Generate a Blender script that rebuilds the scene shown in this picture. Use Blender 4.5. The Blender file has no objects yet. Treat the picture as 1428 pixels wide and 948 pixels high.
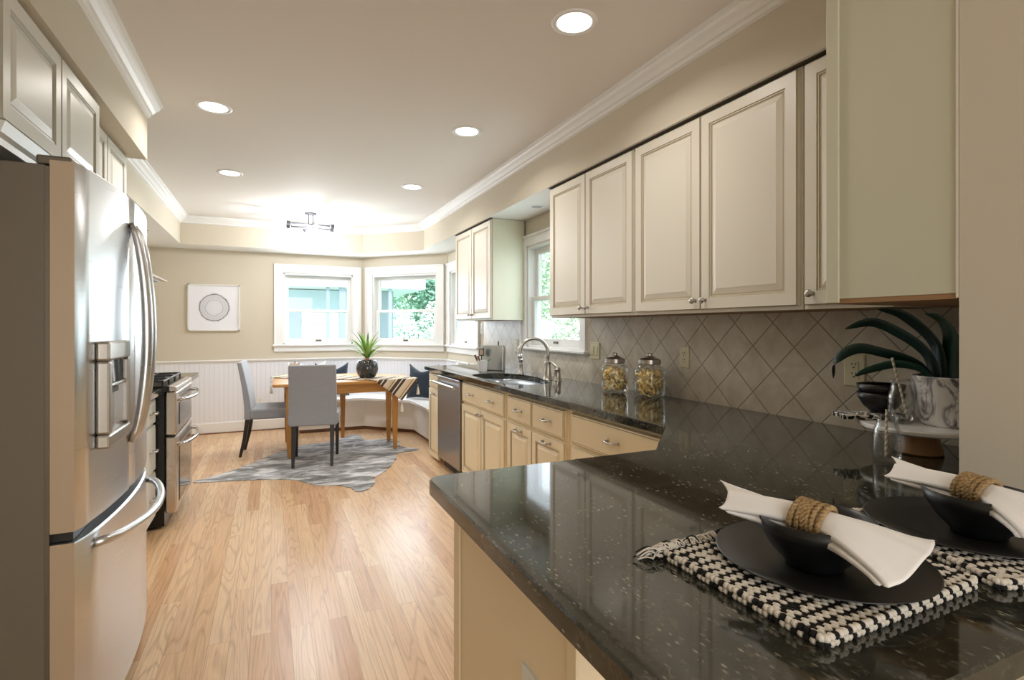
import bpy, bmesh, math, random
from mathutils import Vector, Matrix
random.seed(7)
sc = bpy.context.scene
COL = sc.collection
PI = math.pi

# ------------------------------------------------------------------ camera, world, lights, exposure
CAM_H = 1.306
cam_d = bpy.data.cameras.new('camera'); cam = bpy.data.objects.new('camera', cam_d); COL.objects.link(cam)
cam.location = (0, 0, CAM_H)
cam.rotation_euler = (PI/2, 0, -math.atan(336/741))
cam_d.sensor_width = 36; cam_d.lens = 741/1428*36
cam_d.shift_y = -17.7/1428
cam_d.clip_start = 0.02
sc.camera = cam
sc.view_settings.view_transform = 'Standard'; sc.view_settings.look = 'None'
sc.view_settings.gamma = 1.0; sc.view_settings.use_curve_mapping = False
sc.view_settings.exposure = 0.22
sc.cycles.use_denoising = True
sc.cycles.max_bounces = 10; sc.cycles.diffuse_bounces = 5; sc.cycles.glossy_bounces = 5
sc.cycles.transmission_bounces = 10; sc.cycles.transparent_max_bounces = 16
sc.cycles.sample_clamp_indirect = 6.0
sc.cycles.caustics_reflective = False; sc.cycles.caustics_refractive = False

w = bpy.data.worlds.new('world'); sc.world = w; w.use_nodes = True
bg = w.node_tree.nodes['Background']
bg.inputs['Color'].default_value = (0.90, 0.95, 1.0, 1); bg.inputs['Strength'].default_value = 3.0

def light(name, kind, loc, energy, color=(1, 1, 1), rot=(0, 0, 0), **kw):
    d = bpy.data.lights.new(name, kind); d.energy = energy; d.color = color
    for k, v in kw.items(): setattr(d, k, v)
    o = bpy.data.objects.new(name, d); COL.objects.link(o); o.location = loc; o.rotation_euler = rot
    return o
light('sun', 'SUN', (0, 0, 10), 3.0, (1.0, 0.97, 0.92), (math.radians(42), 0, math.radians(-38)), angle=0.02)
# added fill lamp behind the viewpoint, brightens the near half of the room
light('adjoining_room_daylight', 'AREA', (0.1, -3.0, 1.35), 54, (0.93, 0.97, 1.0), (PI/2, 0, 0), shape='RECTANGLE', size=2.2, size_y=1.8)
# daylight coming in at the bay windows and the sink window
BAYW = (0.80, 0.90, 1.0)
light('bay_daylight', 'AREA', (0.58, 7.40, 1.55), 15, BAYW, (-PI/2, 0, 0), shape='RECTANGLE', size=0.85, size_y=0.9)
light('bay_corner_daylight', 'AREA', (1.57, 6.98, 1.55), 13, BAYW, (-PI/2, 0, -PI/4), shape='RECTANGLE', size=0.85, size_y=0.9)
light('sink_daylight', 'AREA', (2.04, 3.78, 1.6), 3.5, BAYW, (0, PI/2, 0), shape='RECTANGLE', size=0.8, size_y=0.8)

# ------------------------------------------------------------------ materials
def lin(c):
    if isinstance(c, str):
        c = [int(c[i:i+2], 16)/255 for i in (0, 2, 4)]
    return tuple((x/12.92 if x <= .04045 else ((x+.055)/1.055)**2.4) for x in c) + (1,)
MATS = {}
def mat(name, color='808080', rough=.5, metal=0, spec=None, emit=None, es=0, coat=0, trans=0, ior=None, sheen=0):
    m = bpy.data.materials.new(name); m.use_nodes = True
    b = m.node_tree.nodes['Principled BSDF']
    b.inputs['Base Color'].default_value = lin(color)
    b.inputs['Roughness'].default_value = rough; b.inputs['Metallic'].default_value = metal
    if spec is not None: b.inputs['Specular IOR Level'].default_value = spec
    if coat: b.inputs['Coat Weight'].default_value = coat; b.inputs['Coat Roughness'].default_value = .05
    if trans: b.inputs['Transmission Weight'].default_value = trans
    if ior: b.inputs['IOR'].default_value = ior
    if sheen: b.inputs['Sheen Weight'].default_value = sheen
    if emit: b.inputs['Emission Color'].default_value = lin(emit); b.inputs['Emission Strength'].default_value = es
    MATS[name] = m
    return m
class NT:
    def __init__(s, m): s.m = m; s.t = m.node_tree; s.n = s.t.nodes; s.b = s.n['Principled BSDF']
    def add(s, typ, **kw):
        n = s.n.new(typ)
        for k, v in kw.items():
            if k.startswith('i_'): n.inputs[k[2:].replace('_', ' ')].default_value = v
            else: setattr(n, k, v)
        return n
    def l(s, a, b): s.t.links.new(a, b)
    def coord(s, which='Object', scale=(1, 1, 1), rot=(0, 0, 0), loc=(0, 0, 0)):
        c = s.add('ShaderNodeTexCoord'); mp = s.add('ShaderNodeMapping')
        mp.inputs['Scale'].default_value = scale; mp.inputs['Rotation'].default_value = rot; mp.inputs['Location'].default_value = loc
        s.l(c.outputs[which], mp.inputs['Vector']); return mp.outputs['Vector']
    def noise(s, vec, scale, detail=4, rough=.5, dist=0):
        n = s.add('ShaderNodeTexNoise'); n.inputs['Scale'].default_value = scale; n.inputs['Detail'].default_value = detail
        n.inputs['Roughness'].default_value = rough; n.inputs['Distortion'].default_value = dist
        s.l(vec, n.inputs['Vector']); return n.outputs['Fac']
    def ramp(s, fac, stops, interp='LINEAR'):
        r = s.add('ShaderNodeValToRGB'); r.color_ramp.interpolation = interp
        e = r.color_ramp.elements
        while len(e) < len(stops): e.new(0.5)
        for el, (p, c) in zip(e, stops): el.position = p; el.color = lin(c)
        s.l(fac, r.inputs['Fac']); return r.outputs['Color']
    def mix(s, fac, a, b, mode='MIX'):
        n = s.add('ShaderNodeMix', data_type='RGBA', blend_type=mode)
        if hasattr(fac, 'links') or hasattr(fac, 'is_linked'): s.l(fac, n.inputs[0])
        else: n.inputs[0].default_value = fac
        for x, i in ((a, 6), (b, 7)):
            if hasattr(x, 'is_linked'): s.l(x, n.inputs[i])
            else: n.inputs[i].default_value = lin(x)
        return n.outputs[2]
    def math(s, op, a, b=0):
        n = s.add('ShaderNodeMath', operation=op)
        for x, i in ((a, 0), (b, 1)):
            if hasattr(x, 'is_linked'): s.l(x, n.inputs[i])
            else: n.inputs[i].default_value = x
        return n.outputs[0]
    def rough(s, fac, a, b, lo=.3, hi=.7):
        n = s.add('ShaderNodeMapRange'); s.l(fac, n.inputs[0])
        for i, x in enumerate((lo, hi, a, b)): n.inputs[i+1].default_value = x
        s.l(n.outputs[0], s.b.inputs['Roughness'])
    def bump(s, h, strength=.2, dist=.01):
        b = s.add('ShaderNodeBump'); b.inputs['Strength'].default_value = strength; b.inputs['Distance'].default_value = dist
        s.l(h, b.inputs['Height']); s.l(b.outputs['Normal'], s.b.inputs['Normal'])

mat('wall_paint', 'D0C7B5', .75); mat('ceiling_paint', 'E4DFD9', .8); mat('white_paint', 'EDEDEC', .45)
mat('soffit_white', 'E6E4DF', .7)
mat('cabinet_upper', 'E0DACC', .36); mat('cabinet_base', 'F1E2C2', .38); mat('cabinet_end', 'CDCBB4', .45)
mat('glaze', 'B5A990', .5); mat('cabinet_white', 'DCDCD4', .35); mat('glaze_light', 'B4AE9E', .5)
mat('gap_dark', '4A4234', .8); mat('plywood', '9A7650', .6)
mat('nickel', 'BBB6AE', .30, 1); mat('chrome', 'C9C9C9', .12, 1)
mat('black_plastic', '1A1A1B', .35); mat('black_enamel', '161719', .22); mat('dark_glass', '1B1F22', .05, spec=.7)
mat('cast_iron', '1F2023', .45)
mat('black_ceramic', '101112', .32); mat('matte_black', '1C1A17', .38)
mat('chair_leg', '1E1712', .35)
mat('cream_plastic', 'DDD6B6', .4); mat('white_plastic', 'E9E9E6', .4); mat('slot', '3A3428', .6)
mat('light_lens', 'FFFFFF', .4, emit='FFF6E8', es=6.0); mat('bulb', 'FFFFFF', .3, emit='FFF4E4', es=25.0)
mat('fixture_grey', '3C3E44', .45)
mat('navy_cloth', '1F2C3A', .9, sheen=.2); mat('tassel', 'E8E0D0', .9); mat('tassel_dark', '4A3A30', .9)
mat('stove_knob', '303030', .3); mat('soil', '2A211A', .95)
mat('leaf_dark', '16342C', .42); mat('leaf_dark_b', '23493C', .4); mat('leaf_mid', '5F9A38', .42); mat('leaf_light', '9CC65A', .42); mat('leaf_pale', 'A8BF77', .45)
mat('napkin_white', 'FBF9F7', .85); mat('straw_white', 'EFE9DC', .6)
mat('yarn_white', 'E4DCCE', .95); mat('yarn_black', '15130F', .95)
mat('kraft', 'B98C63', .7); mat('fringe_dark', '5C5248', .9)
mat('pasta', 'FFE49E', .6); mat('pasta_pale', 'FFF4CE', .6)
mat('shade_grey', 'A9AFAF', .6); mat('hinge_grey', '6E665A', .4, .6)
mat('bark', '5E4D3D', .9); mat('siding_roof', '6D7378', .9); mat('siding_trim', 'F2F4F4', .6); mat('siding_blue', '9DABB8', .7)
mat('house_glass', 'C2D4DE', .25); mat('gravel', '8C9388', .95)

m = mat('floor_oak', 'D9B088', .28); t = NT(m)
v = t.coord('Object', rot=(0, 0, PI/2))
br = t.add('ShaderNodeTexBrick', offset=.37, offset_frequency=2, squash=1.0)
br.inputs['Color1'].default_value = (0, 0, 0, 1); br.inputs['Color2'].default_value = (1, 1, 1, 1); br.inputs['Mortar'].default_value = (.5, .5, .5, 1)
br.inputs['Scale'].default_value = 1; br.inputs['Mortar Size'].default_value = .0011; br.inputs['Mortar Smooth'].default_value = .3
br.inputs['Bias'].default_value = 0; br.inputs['Brick Width'].default_value = 1.25; br.inputs['Row Height'].default_value = .0785
t.l(v, br.inputs['Vector'])
tone = t.ramp(br.outputs['Color'], [(0, 'D0A178'), (.2, 'E0B88D'), (.5, 'E8C49A'), (.8, 'EED0AB'), (1, 'DAB088')])
vs = t.coord('Object', scale=(8, .55, 1))
off = t.add('ShaderNodeVectorMath', operation='MULTIPLY_ADD'); t.l(br.outputs['Color'], off.inputs[0]); off.inputs[1].default_value = (9, 17, 3); t.l(vs, off.inputs[2])
g1 = t.noise(off.outputs[0], 1.5, 1.2, .4, .5)
wv = t.math('FRACT', t.math('MULTIPLY', g1, 11))
wv = t.math('ABSOLUTE', t.math('SUBTRACT', wv, .5))
grain = t.ramp(wv, [(0, '9C7A5A'), (.22, 'FFFFFF')])
c1 = t.mix(.75, tone, grain, 'MULTIPLY')
c1 = t.mix(.42, tone, c1)
fine = t.noise(t.coord('Object', scale=(160, 4, 1)), 1, 2, .5)
c2 = t.mix(.22, c1, t.ramp(fine, [(.3, '8A6A4C'), (.6, 'FFFFFF')]), 'MULTIPLY')
c3 = t.mix(t.math('MULTIPLY', br.outputs['Fac'], .55), c2, '7A5636')
t.l(c3, t.b.inputs['Base Color'])
t.rough(fine, .34, .27)

m = mat('granite', '2A2A26', .06, spec=.75); t = NT(m)
v = t.coord('Object')
n1 = t.noise(v, 9, 8, .72, 1.0); n2 = t.noise(v, 60, 4, .65, 1.0)
base = t.ramp(n1, [(.28, '121310'), (.42, '272822'), (.55, '393930'), (.66, '3A3328'), (.8, '4C4638')])
sp = t.ramp(n2, [(.50, '000000'), (.60, '4A463C'), (.72, '8A8474')])
vv = t.add('ShaderNodeTexVoronoi'); vv.inputs['Scale'].default_value = 115
vn = t.add('ShaderNodeMapping'); vn.inputs['Scale'].default_value = (1, .42, 1); vn.inputs['Rotation'].default_value = (0, 0, .7)
t.l(v, vn.inputs['Vector']); t.l(vn.outputs[0], vv.inputs['Vector'])
fl = t.ramp(vv.outputs['Distance'], [(.10, '938D7E'), (.30, '000000')])
msk = t.ramp(t.noise(v, 14, 3, .6), [(.44, '000000'), (.60, 'FFFFFF')])
c = t.mix(1, base, t.mix(1, sp, '8A8A8A', 'MULTIPLY'), 'ADD')
c = t.mix(.9, c, t.mix(1, fl, msk, 'MULTIPLY'), 'ADD')
t.l(c, t.b.inputs['Base Color'])

m = mat('tile', 'C4B8A4', .35); t = NT(m)
s_ = .216/math.sqrt(2)
gc = t.add('ShaderNodeTexCoord'); sx = t.add('ShaderNodeSeparateXYZ'); t.l(gc.outputs['Object'], sx.inputs[0])
y0 = t.math('SUBTRACT', sx.outputs['Y'], 1.588); z0 = t.math('SUBTRACT', sx.outputs['Z'], 1.219)
k = 1/math.sqrt(2)/s_
a_ = t.math('MULTIPLY', t.math('ADD', y0, z0), k); b_ = t.math('MULTIPLY', t.math('SUBTRACT', y0, z0), k)
def edge(x):
    f = t.math('FRACT', x); return t.math('MINIMUM', f, t.math('SUBTRACT', 1.0, f))
e_ = t.math('MINIMUM', edge(a_), edge(b_))
gr = t.ramp(e_, [(.010, '000000'), (.020, 'FFFFFF')])
cb = t.add('ShaderNodeCombineXYZ'); t.l(t.math('FLOOR', a_), cb.inputs[0]); t.l(t.math('FLOOR', b_), cb.inputs[1])
wn = t.add('ShaderNodeTexWhiteNoise', noise_dimensions='3D'); t.l(cb.outputs[0], wn.inputs['Vector'])
tc = t.mix(wn.outputs['Value'], 'CFC5B4', 'D8CFBF')
tc = t.mix(.5, tc, t.ramp(t.noise(t.coord('Object'), 9, 5, .6, .4), [(.32, 'B4A690'), (.62, 'DDD6C8')]))
tc = t.mix(gr, '9A8F7B', tc)
t.l(tc, t.b.inputs['Base Color']); t.bump(gr, .5, .004)

def metal_brushed(name, color, rough, scale=(2, 2, 260), bs=.012):
    m = mat(name, color, rough, 1); t = NT(m)
    n = t.noise(t.coord('Object', scale=scale), 1.5, 3, .6)
    t.rough(n, rough*.94, rough*1.07); return m
metal_brushed('steel', 'D2D4D6', .29, (2, 2, 160)); metal_brushed('steel_range', 'CFC6BC', .27, (2, 260, 2))
metal_brushed('steel_dish', 'A7A6A6', .30, (2, 240, 2)); metal_brushed('steel_sink', '8D949B', .32, (60, 60, 2))
metal_brushed('dispenser_grey', 'B2ADA5', .36, (200, 2, 2))
m = mat('fridge_side', '6C6456', .5); t = NT(m); t.bump(t.noise(t.coord('Object'), 400, 2), .25, .0006)
m = mat('door_edge', 'B7A48C', .42, .1)

m = mat('beadboard', 'E9E9EB', .45); t = NT(m)
gc = t.add('ShaderNodeTexCoord'); sx = t.add('ShaderNodeSeparateXYZ'); t.l(gc.outputs['UV'], sx.inputs[0])
f = t.math('FRACT', t.math('MULTIPLY', sx.outputs['X'], 1/.052)); ed = t.math('MINIMUM', f, t.math('SUBTRACT', 1.0, f))
gr = t.ramp(ed, [(.03, '000000'), (.09, 'FFFFFF')])
t.l(t.mix(gr, 'DFE1E8', 'ECEEF5'), t.b.inputs['Base Color']); t.bump(gr, .35, .003)

def wood(name, ca, cb_, scale=(3, 30, 30), rough=.35):
    m = mat(name, ca, rough); t = NT(m)
    n = t.noise(t.coord('Object', scale=scale), 1.4, 4, .6, .5)
    t.l(t.ramp(n, [(.3, cb_), (.55, ca), (.8, cb_)]), t.b.inputs['Base Color']); return m
wood('table_wood', 'C68F4A', 'B57C39'); wood('leg_wood', 'C38B48', 'AF7738', (30, 30, 3)); wood('stand_wood', 'A87C50', '956A40', (30, 30, 5), .4)
wood('bench_kick', '7A5334', '65422A', (6, 6, 40)); wood('utensil_wood', '6A4A36', '4A3224')
m = mat('grey_linen', '9CA0A6', .95, sheen=.3); t = NT(m)
n = t.noise(t.coord('Object'), 260, 3, .7); t.l(t.ramp(n, [(.3, '8E9197'), (.7, 'AAADB4')]), t.b.inputs['Base Color']); t.bump(n, .3, .001)

m = mat('cowhide', '8A8A8A', .8, sheen=.3); t = NT(m)
v = t.coord('Object', rot=(0, 0, -.75), scale=(1, 1, 1)); sp = t.add('ShaderNodeSeparateXYZ'); t.l(v, sp.inputs[0])
n = t.noise(t.coord('Object', scale=(1.3, 3.6, 1), rot=(0, 0, .25)), 2.8, 8, .70, .7)
n2 = t.noise(t.coord('Object', scale=(2, 2, 1), loc=(3, 1, 0)), 1.7, 3, .5)
big = t.ramp(n2, [(.35, '7A7874'), (.60, 'E0E0E0')])
c = t.mix(.75, t.ramp(n, [(.30, '3E3D3B'), (.41, '71716F'), (.50, 'A3A5A9'), (.62, 'EFF0F4')]), big, 'OVERLAY')
hair = t.noise(t.coord('Object', scale=(14, 100, 1)), 1, 3)
c = t.mix(.25, c, t.ramp(hair, [(.3, '555555'), (.7, 'FFFFFF')]), 'MULTIPLY')
t.l(c, t.b.inputs['Base Color'])

m = mat('runner_cloth', 'D8C4A8', .9); t = NT(m)
gc = t.add('ShaderNodeTexCoord'); sx = t.add('ShaderNodeSeparateXYZ'); t.l(gc.outputs['UV'], sx.inputs[0])
f = t.math('FRACT', t.math('MULTIPLY', sx.outputs['X'], 1/.155))
t.l(t.ramp(f, [(0, 'DCC6AA'), (.20, '3A322C'), (.24, 'DCC6AA'), (.36, '4E4238'), (.56, '6A5C50'), (.58, 'E6DCCB'), (.66, '4A4038'), (.80, '463C34'), (.82, 'E0D2BC'), (1, 'DCC6AA')], 'CONSTANT'), t.b.inputs['Base Color'])
t.bump(t.noise(gc.outputs['UV'], 500, 2), .3, .001)

m = mat('marble_pot', 'D8D6D4', .3); t = NT(m)
n = t.noise(t.coord('Object', scale=(1, 1, .55), rot=(.5, .3, 0)), 13, 6, .62, 2.2)
t.l(t.ramp(n, [(.34, '5E5B5E'), (.42, 'A5A1A3'), (.48, 'E6E3E1'), (.75, 'F0EEEC')]), t.b.inputs['Base Color'])
mat('marble_white', 'E3E1DC', .25)
m = mat('glazed_pot', '2E2F30', .12, spec=.8); t = NT(m)
n = t.noise(t.coord('Object', scale=(1, 1, .35)), 22, 4, .6, 1.5); t.l(t.ramp(n, [(.35, '151617'), (.6, '3C3E3F'), (.8, '6E706E')]), t.b.inputs['Base Color'])
m = mat('printed_cloth', 'E8E8E8', .9); t = NT(m)
vo = t.add('ShaderNodeTexVoronoi', feature='DISTANCE_TO_EDGE'); vo.inputs['Scale'].default_value = 44; t.l(t.coord('Object'), vo.inputs['Vector'])
t.l(t.ramp(vo.outputs['Distance'], [(.06, 'E2DDD2'), (.12, '11110F')]), t.b.inputs['Base Color'])
m = mat('sketch_cloth', 'E8E8E6', .9); t = NT(m)
n = t.noise(t.coord('Object'), 9, 6, .7, 3); t.l(t.ramp(n, [(.60, 'E9E9E7'), (.66, '55585A'), (.70, 'E9E9E7')]), t.b.inputs['Base Color'])
m = mat('straw_stripe', 'EEE8DA', .6); t = NT(m)
gc = t.add('ShaderNodeTexCoord'); sx = t.add('ShaderNodeSeparateXYZ'); t.l(gc.outputs['UV'], sx.inputs[0])
f = t.math('FRACT', t.math('ADD', t.math('MULTIPLY', sx.outputs['X'], 60), sx.outputs['Y']))
t.l(t.ramp(f, [(0, 'E9E3D6'), (.55, 'B4A389')], 'CONSTANT'), t.b.inputs['Base Color'])
m = mat('rope', 'A98D62', .9); t = NT(m)
n = t.noise(t.coord('Object', scale=(1, 1, 1)), 240, 3, .6); t.l(t.ramp(n, [(.3, '86693F'), (.6, 'B0946A'), (.8, 'CDB48B')]), t.b.inputs['Base Color']); t.bump(n, .6, .002)

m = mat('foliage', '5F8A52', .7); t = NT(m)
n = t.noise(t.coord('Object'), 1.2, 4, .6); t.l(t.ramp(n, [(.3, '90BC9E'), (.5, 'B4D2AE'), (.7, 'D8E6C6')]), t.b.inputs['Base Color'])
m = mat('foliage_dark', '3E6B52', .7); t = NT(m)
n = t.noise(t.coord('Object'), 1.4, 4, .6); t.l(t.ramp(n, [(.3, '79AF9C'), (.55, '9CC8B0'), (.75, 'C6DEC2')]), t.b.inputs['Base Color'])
mat('blossom', 'F2F2EC', .8)
m = mat('siding', 'E9E6D6', .7); t = NT(m)
gc = t.add('ShaderNodeTexCoord'); sx = t.add('ShaderNodeSeparateXYZ'); t.l(gc.outputs['Object'], sx.inputs[0])
f = t.math('FRACT', t.math('MULTIPLY', sx.outputs['Z'], 1/.13)); t.l(t.ramp(f, [(0, 'C9C7BC'), (.08, 'EFECDD'), (1, 'EFECDD')]), t.b.inputs['Base Color']); t.bump(f, .5, .02)

def glass_mat(name, tint=(1, 1, 1, 1), refl=.12, ior=1.45):
    m = bpy.data.materials.new(name); m.use_nodes = True; n = m.node_tree.nodes; l = m.node_tree.links
    n.clear(); out = n.new('ShaderNodeOutputMaterial'); mx = n.new('ShaderNodeMixShader'); tr = n.new('ShaderNodeBsdfTransparent'); gl = n.new('ShaderNodeBsdfGlossy')
    fr = n.new('ShaderNodeFresnel'); fr.inputs['IOR'].default_value = ior
    gl.inputs['Roughness'].default_value = .02; tr.inputs['Color'].default_value = tint
    mu = n.new('ShaderNodeMath'); mu.operation = 'MINIMUM'; mu.inputs[1].default_value = refl; l.new(fr.outputs[0], mu.inputs[0])
    l.new(mu.outputs[0], mx.inputs[0]); l.new(tr.outputs[0], mx.inputs[1]); l.new(gl.outputs[0], mx.inputs[2]); l.new(mx.outputs[0], out.inputs[0])
    MATS[name] = m
glass_mat('window_glass', (.97, .99, 1, 1), .35)
glass_mat('clear_glass', (.985, .99, .988, 1), .45, 1.45)

m = mat('ring_art', 'E9E9EF', .6); t = NT(m)   # loose charcoal ring on white paper
gc = t.add('ShaderNodeTexCoord')
vd = t.add('ShaderNodeVectorMath', operation='DISTANCE'); vd.inputs[1].default_value = (.5, .5, 0)
mp = t.add('ShaderNodeMapping'); mp.inputs['Location'].default_value = (0, .0, 0); t.l(gc.outputs['UV'], mp.inputs['Vector'])
ns = t.add('ShaderNodeTexNoise'); ns.inputs['Scale'].default_value = 8; ns.inputs['Detail'].default_value = 6; t.l(gc.outputs['UV'], ns.inputs['Vector'])
t.l(mp.outputs[0], vd.inputs[0])
d_ = t.math('ADD', vd.outputs['Value'], t.math('MULTIPLY', t.math('SUBTRACT', ns.outputs['Fac'], .5), .06))
r1 = t.ramp(d_, [(.0, 'DFDFE6'), (.165, 'DCDCE2'), (.176, 'A9A9AF'), (.186, 'D8D8DE'), (.245, 'D0D0D6'), (.28, 'DADAE0'), (.300, '3A3A40'), (.310, 'D9D9DF'), (.335, 'EDEDF3')])
t.l(r1, t.b.inputs['Base Color'])

# ------------------------------------------------------------------ mesh helpers
ORG = {}
class MB:
    def __init__(s): s.bm = bmesh.new(); s.uv = s.bm.loops.layers.uv.new('UVMap'); s.mk = 0
    def mark(s): s.mk = len(s.bm.verts)
    def xf(s, M, since=None):
        s.bm.verts.ensure_lookup_table()
        for v in list(s.bm.verts)[(s.mk if since is None else since):]: v.co = M @ v.co
    def quad(s, vs, mi=0, uvs=None):
        try: f = s.bm.faces.new(vs)
        except ValueError: return None
        f.material_index = mi
        if uvs:
            for lp, u in zip(f.loops, uvs): lp[s.uv].uv = u
        return f
    def v(s, co): return s.bm.verts.new(co)
    def box(s, x0, x1, y0, y1, z0, z1, mi=0, mi_bottom=None):
        x0, x1 = min(x0, x1), max(x0, x1); y0, y1 = min(y0, y1), max(y0, y1); z0, z1 = min(z0, z1), max(z0, z1)
        p = [s.v((x, y, z)) for z in (z0, z1) for x, y in ((x0, y0), (x1, y0), (x1, y1), (x0, y1))]
        s.quad([p[3], p[2], p[1], p[0]], mi if mi_bottom is None else mi_bottom); s.quad(p[4:], mi)
        for i in range(4): s.quad([p[i], p[(i+1) % 4], p[4+(i+1) % 4], p[4+i]], mi)
        return s
    def prism(s, pts, z0, z1, mi=0, mi_bottom=None):
        n = len(pts)
        a = sum(pts[i][0]*pts[(i+1) % n][1]-pts[(i+1) % n][0]*pts[i][1] for i in range(n))
        if a < 0: pts = pts[::-1]
        lo = [s.v((x, y, z0)) for x, y in pts]; hi = [s.v((x, y, z1)) for x, y in pts]
        s.quad(lo[::-1], mi if mi_bottom is None else mi_bottom); s.quad(hi, mi)
        for i in range(n): s.quad([lo[i], lo[(i+1) % n], hi[(i+1) % n], hi[i]], mi)
        return s
    def lathe(s, prof, c=(0, 0, 0), n=24, mi=0, closed=False):
        rings = []
        for r, z in prof:
            if r < 1e-6: rings.append([s.v((c[0], c[1], c[2]+z))])
            else: rings.append([s.v((c[0]+r*math.cos(2*PI*i/n), c[1]+r*math.sin(2*PI*i/n), c[2]+z)) for i in range(n)])
        pr = list(zip(rings, rings[1:]))
        if closed: pr.append((rings[-1], rings[0]))
        for a, b in pr:
            for i in range(n):
                j = (i+1) % n
                if len(a) == 1 and len(b) == 1: continue
                if len(a) == 1: s.quad([a[0], b[j], b[i]], mi)
                elif len(b) == 1: s.quad([a[i], a[j], b[0]], mi)
                else: s.quad([a[i], a[j], b[j], b[i]], mi)
        return s
    def tube(s, path, r, n=8, mi=0, caps=True, flat=1.0, closed=False):
        P_ = [Vector(p) for p in path]; N = len(P_); rings = []
        rr = r if isinstance(r, (list, tuple)) else [r]*N
        up = Vector((0, 0, 1)); L = 0
        for i, p in enumerate(P_):
            if closed: tg = (P_[(i+1) % N]-P_[i-1])
            else: tg = (P_[min(i+1, N-1)]-P_[max(i-1, 0)])
            tg.normalize()
            if i == 0:
                ref = up if abs(tg.dot(up)) < .9 else Vector((1, 0, 0)); side = tg.cross(ref).normalized()
            else:
                side = (side-tg*side.dot(tg)).normalized(); L += (p-P_[i-1]).length
            nn = side.cross(tg)
            rings.append(([s.v(p+side*math.cos(2*PI*k_/n)*rr[i]+nn*math.sin(2*PI*k_/n)*rr[i]*flat) for k_ in range(n)], L))
        pr = list(zip(rings, rings[1:]))
        if closed: pr.append((rings[-1], rings[0]))
        for (a, la), (b, lb) in pr:
            for i in range(n):
                j = (i+1) % n
                s.quad([a[i], a[j], b[j], b[i]], mi, [(la, i/n), (la, (i+1)/n), (lb, (i+1)/n), (lb, i/n)])
        if caps and not closed: s.quad(rings[0][0][::-1], mi); s.quad(rings[-1][0], mi)
        return s
    def ball(s, c, r, mi=0, n=8, m_=5):
        if not isinstance(r, (tuple, list)): r = (r, r, r)
        st = len(s.bm.verts)
        s.lathe([(math.sin(PI*i/m_), -math.cos(PI*i/m_)) for i in range(m_+1)], n=n, mi=mi)
        s.bm.verts.ensure_lookup_table()
        for v in list(s.bm.verts)[st:]: v.co = Vector((v.co.x*r[0]+c[0], v.co.y*r[1]+c[1], v.co.z*r[2]+c[2]))
        return s
    def rects(s, rings, M, mis, fill=None):
        """nested rectangles: ring = (x0,x1,z0,z1,depth) ; front faces local -y"""
        prev = None
        for k_, (x0, x1, z0, z1, d) in enumerate(rings):
            cur = [s.v(M @ Vector(p)) for p in ((x0, -d, z0), (x1, -d, z0), (x1, -d, z1), (x0, -d, z1))]
            if prev:
                for i in range(4): s.quad([prev[i], prev[(i+1) % 4], cur[(i+1) % 4], cur[i]], mis[k_-1])
            prev = cur
        s.quad(prev, mis[-1] if fill is None else fill)
        return s
    def obj(s, name, mats, parent=None, smooth=False, bevel=0, seg=2, loc=None, local=False, sub=0, angle=35, solid=0):
        if not isinstance(mats, (list, tuple)): mats = [mats]
        bmesh.ops.recalc_face_normals(s.bm, faces=s.bm.faces[:])
        o_ = Vector((0, 0, 0))
        if parent is not None: o_ = ORG.get(parent.name, Vector((0, 0, 0)))
        elif loc is not None: o_ = Vector(loc)
        if not local:
            for v in s.bm.verts: v.co -= o_
        me = bpy.data.meshes.new(name); s.bm.to_mesh(me); s.bm.free()
        for mm in mats: me.materials.append(MATS[mm] if isinstance(mm, str) else mm)
        o = bpy.data.objects.new(name, me); COL.objects.link(o)
        if smooth:
            me.polygons.foreach_set('use_smooth', [True]*len(me.polygons))
            if smooth == 'auto': me.set_sharp_from_angle(angle=math.radians(angle))
        if bevel:
            b = o.modifiers.new('bevel', 'BEVEL'); b.width = bevel; b.segments = seg; b.limit_method = 'ANGLE'; b.angle_limit = math.radians(40)
            b.harden_normals = False
        if solid:
            q = o.modifiers.new('solid', 'SOLIDIFY'); q.thickness = solid; q.offset = 0
        if sub:
            q = o.modifiers.new('sub', 'SUBSURF'); q.levels = sub; q.render_levels = sub
        if parent is not None: o.parent = parent; ORG[o.name] = o_
        else: o.location = o_ if not local else (loc or (0, 0, 0)); ORG[o.name] = o_ if not local else Vector(loc or (0, 0, 0))
        return o
def tag(o, label=None, cat=None, group=None, kind=None):
    for k_, v in (('label', label), ('category', cat), ('group', group), ('kind', kind)):
        if v: o[k_] = v
    return o
def thing(name, label, cat, loc=(0, 0, 0), rz=0, group=None):
    o = bpy.data.objects.new(name, None); COL.objects.link(o); o.location = loc; o.rotation_euler = (0, 0, rz); o.empty_display_size = .05
    ORG[o.name] = Vector(loc); tag(o, label, cat, group); return o
def struct(o): o['kind'] = 'structure'; return o
def copy_tree(o, parent=None):
    c = o.copy(); COL.objects.link(c); c.parent = parent
    for ch in [x for x in bpy.data.objects if x.parent == o]: copy_tree(ch, c)
    return c
def smooth_path(pts, n=6, closed=False):
    P_ = [Vector(p) for p in pts]; out = []; N = len(P_)
    rng = range(N) if closed else range(N-1)
    for i in rng:
        if closed: a, b, c, d = P_[i-1], P_[i], P_[(i+1) % N], P_[(i+2) % N]
        else: a, b, c, d = P_[max(i-1, 0)], P_[i], P_[i+1], P_[min(i+2, N-1)]
        for k_ in range(n):
            t_ = k_/n
            out.append(.5*((2*b)+(-a+c)*t_+(2*a-5*b+4*c-d)*t_*t_+(-a+3*b-3*c+d)*t_**3))
    if not closed: out.append(P_[-1])
    return out
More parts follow.
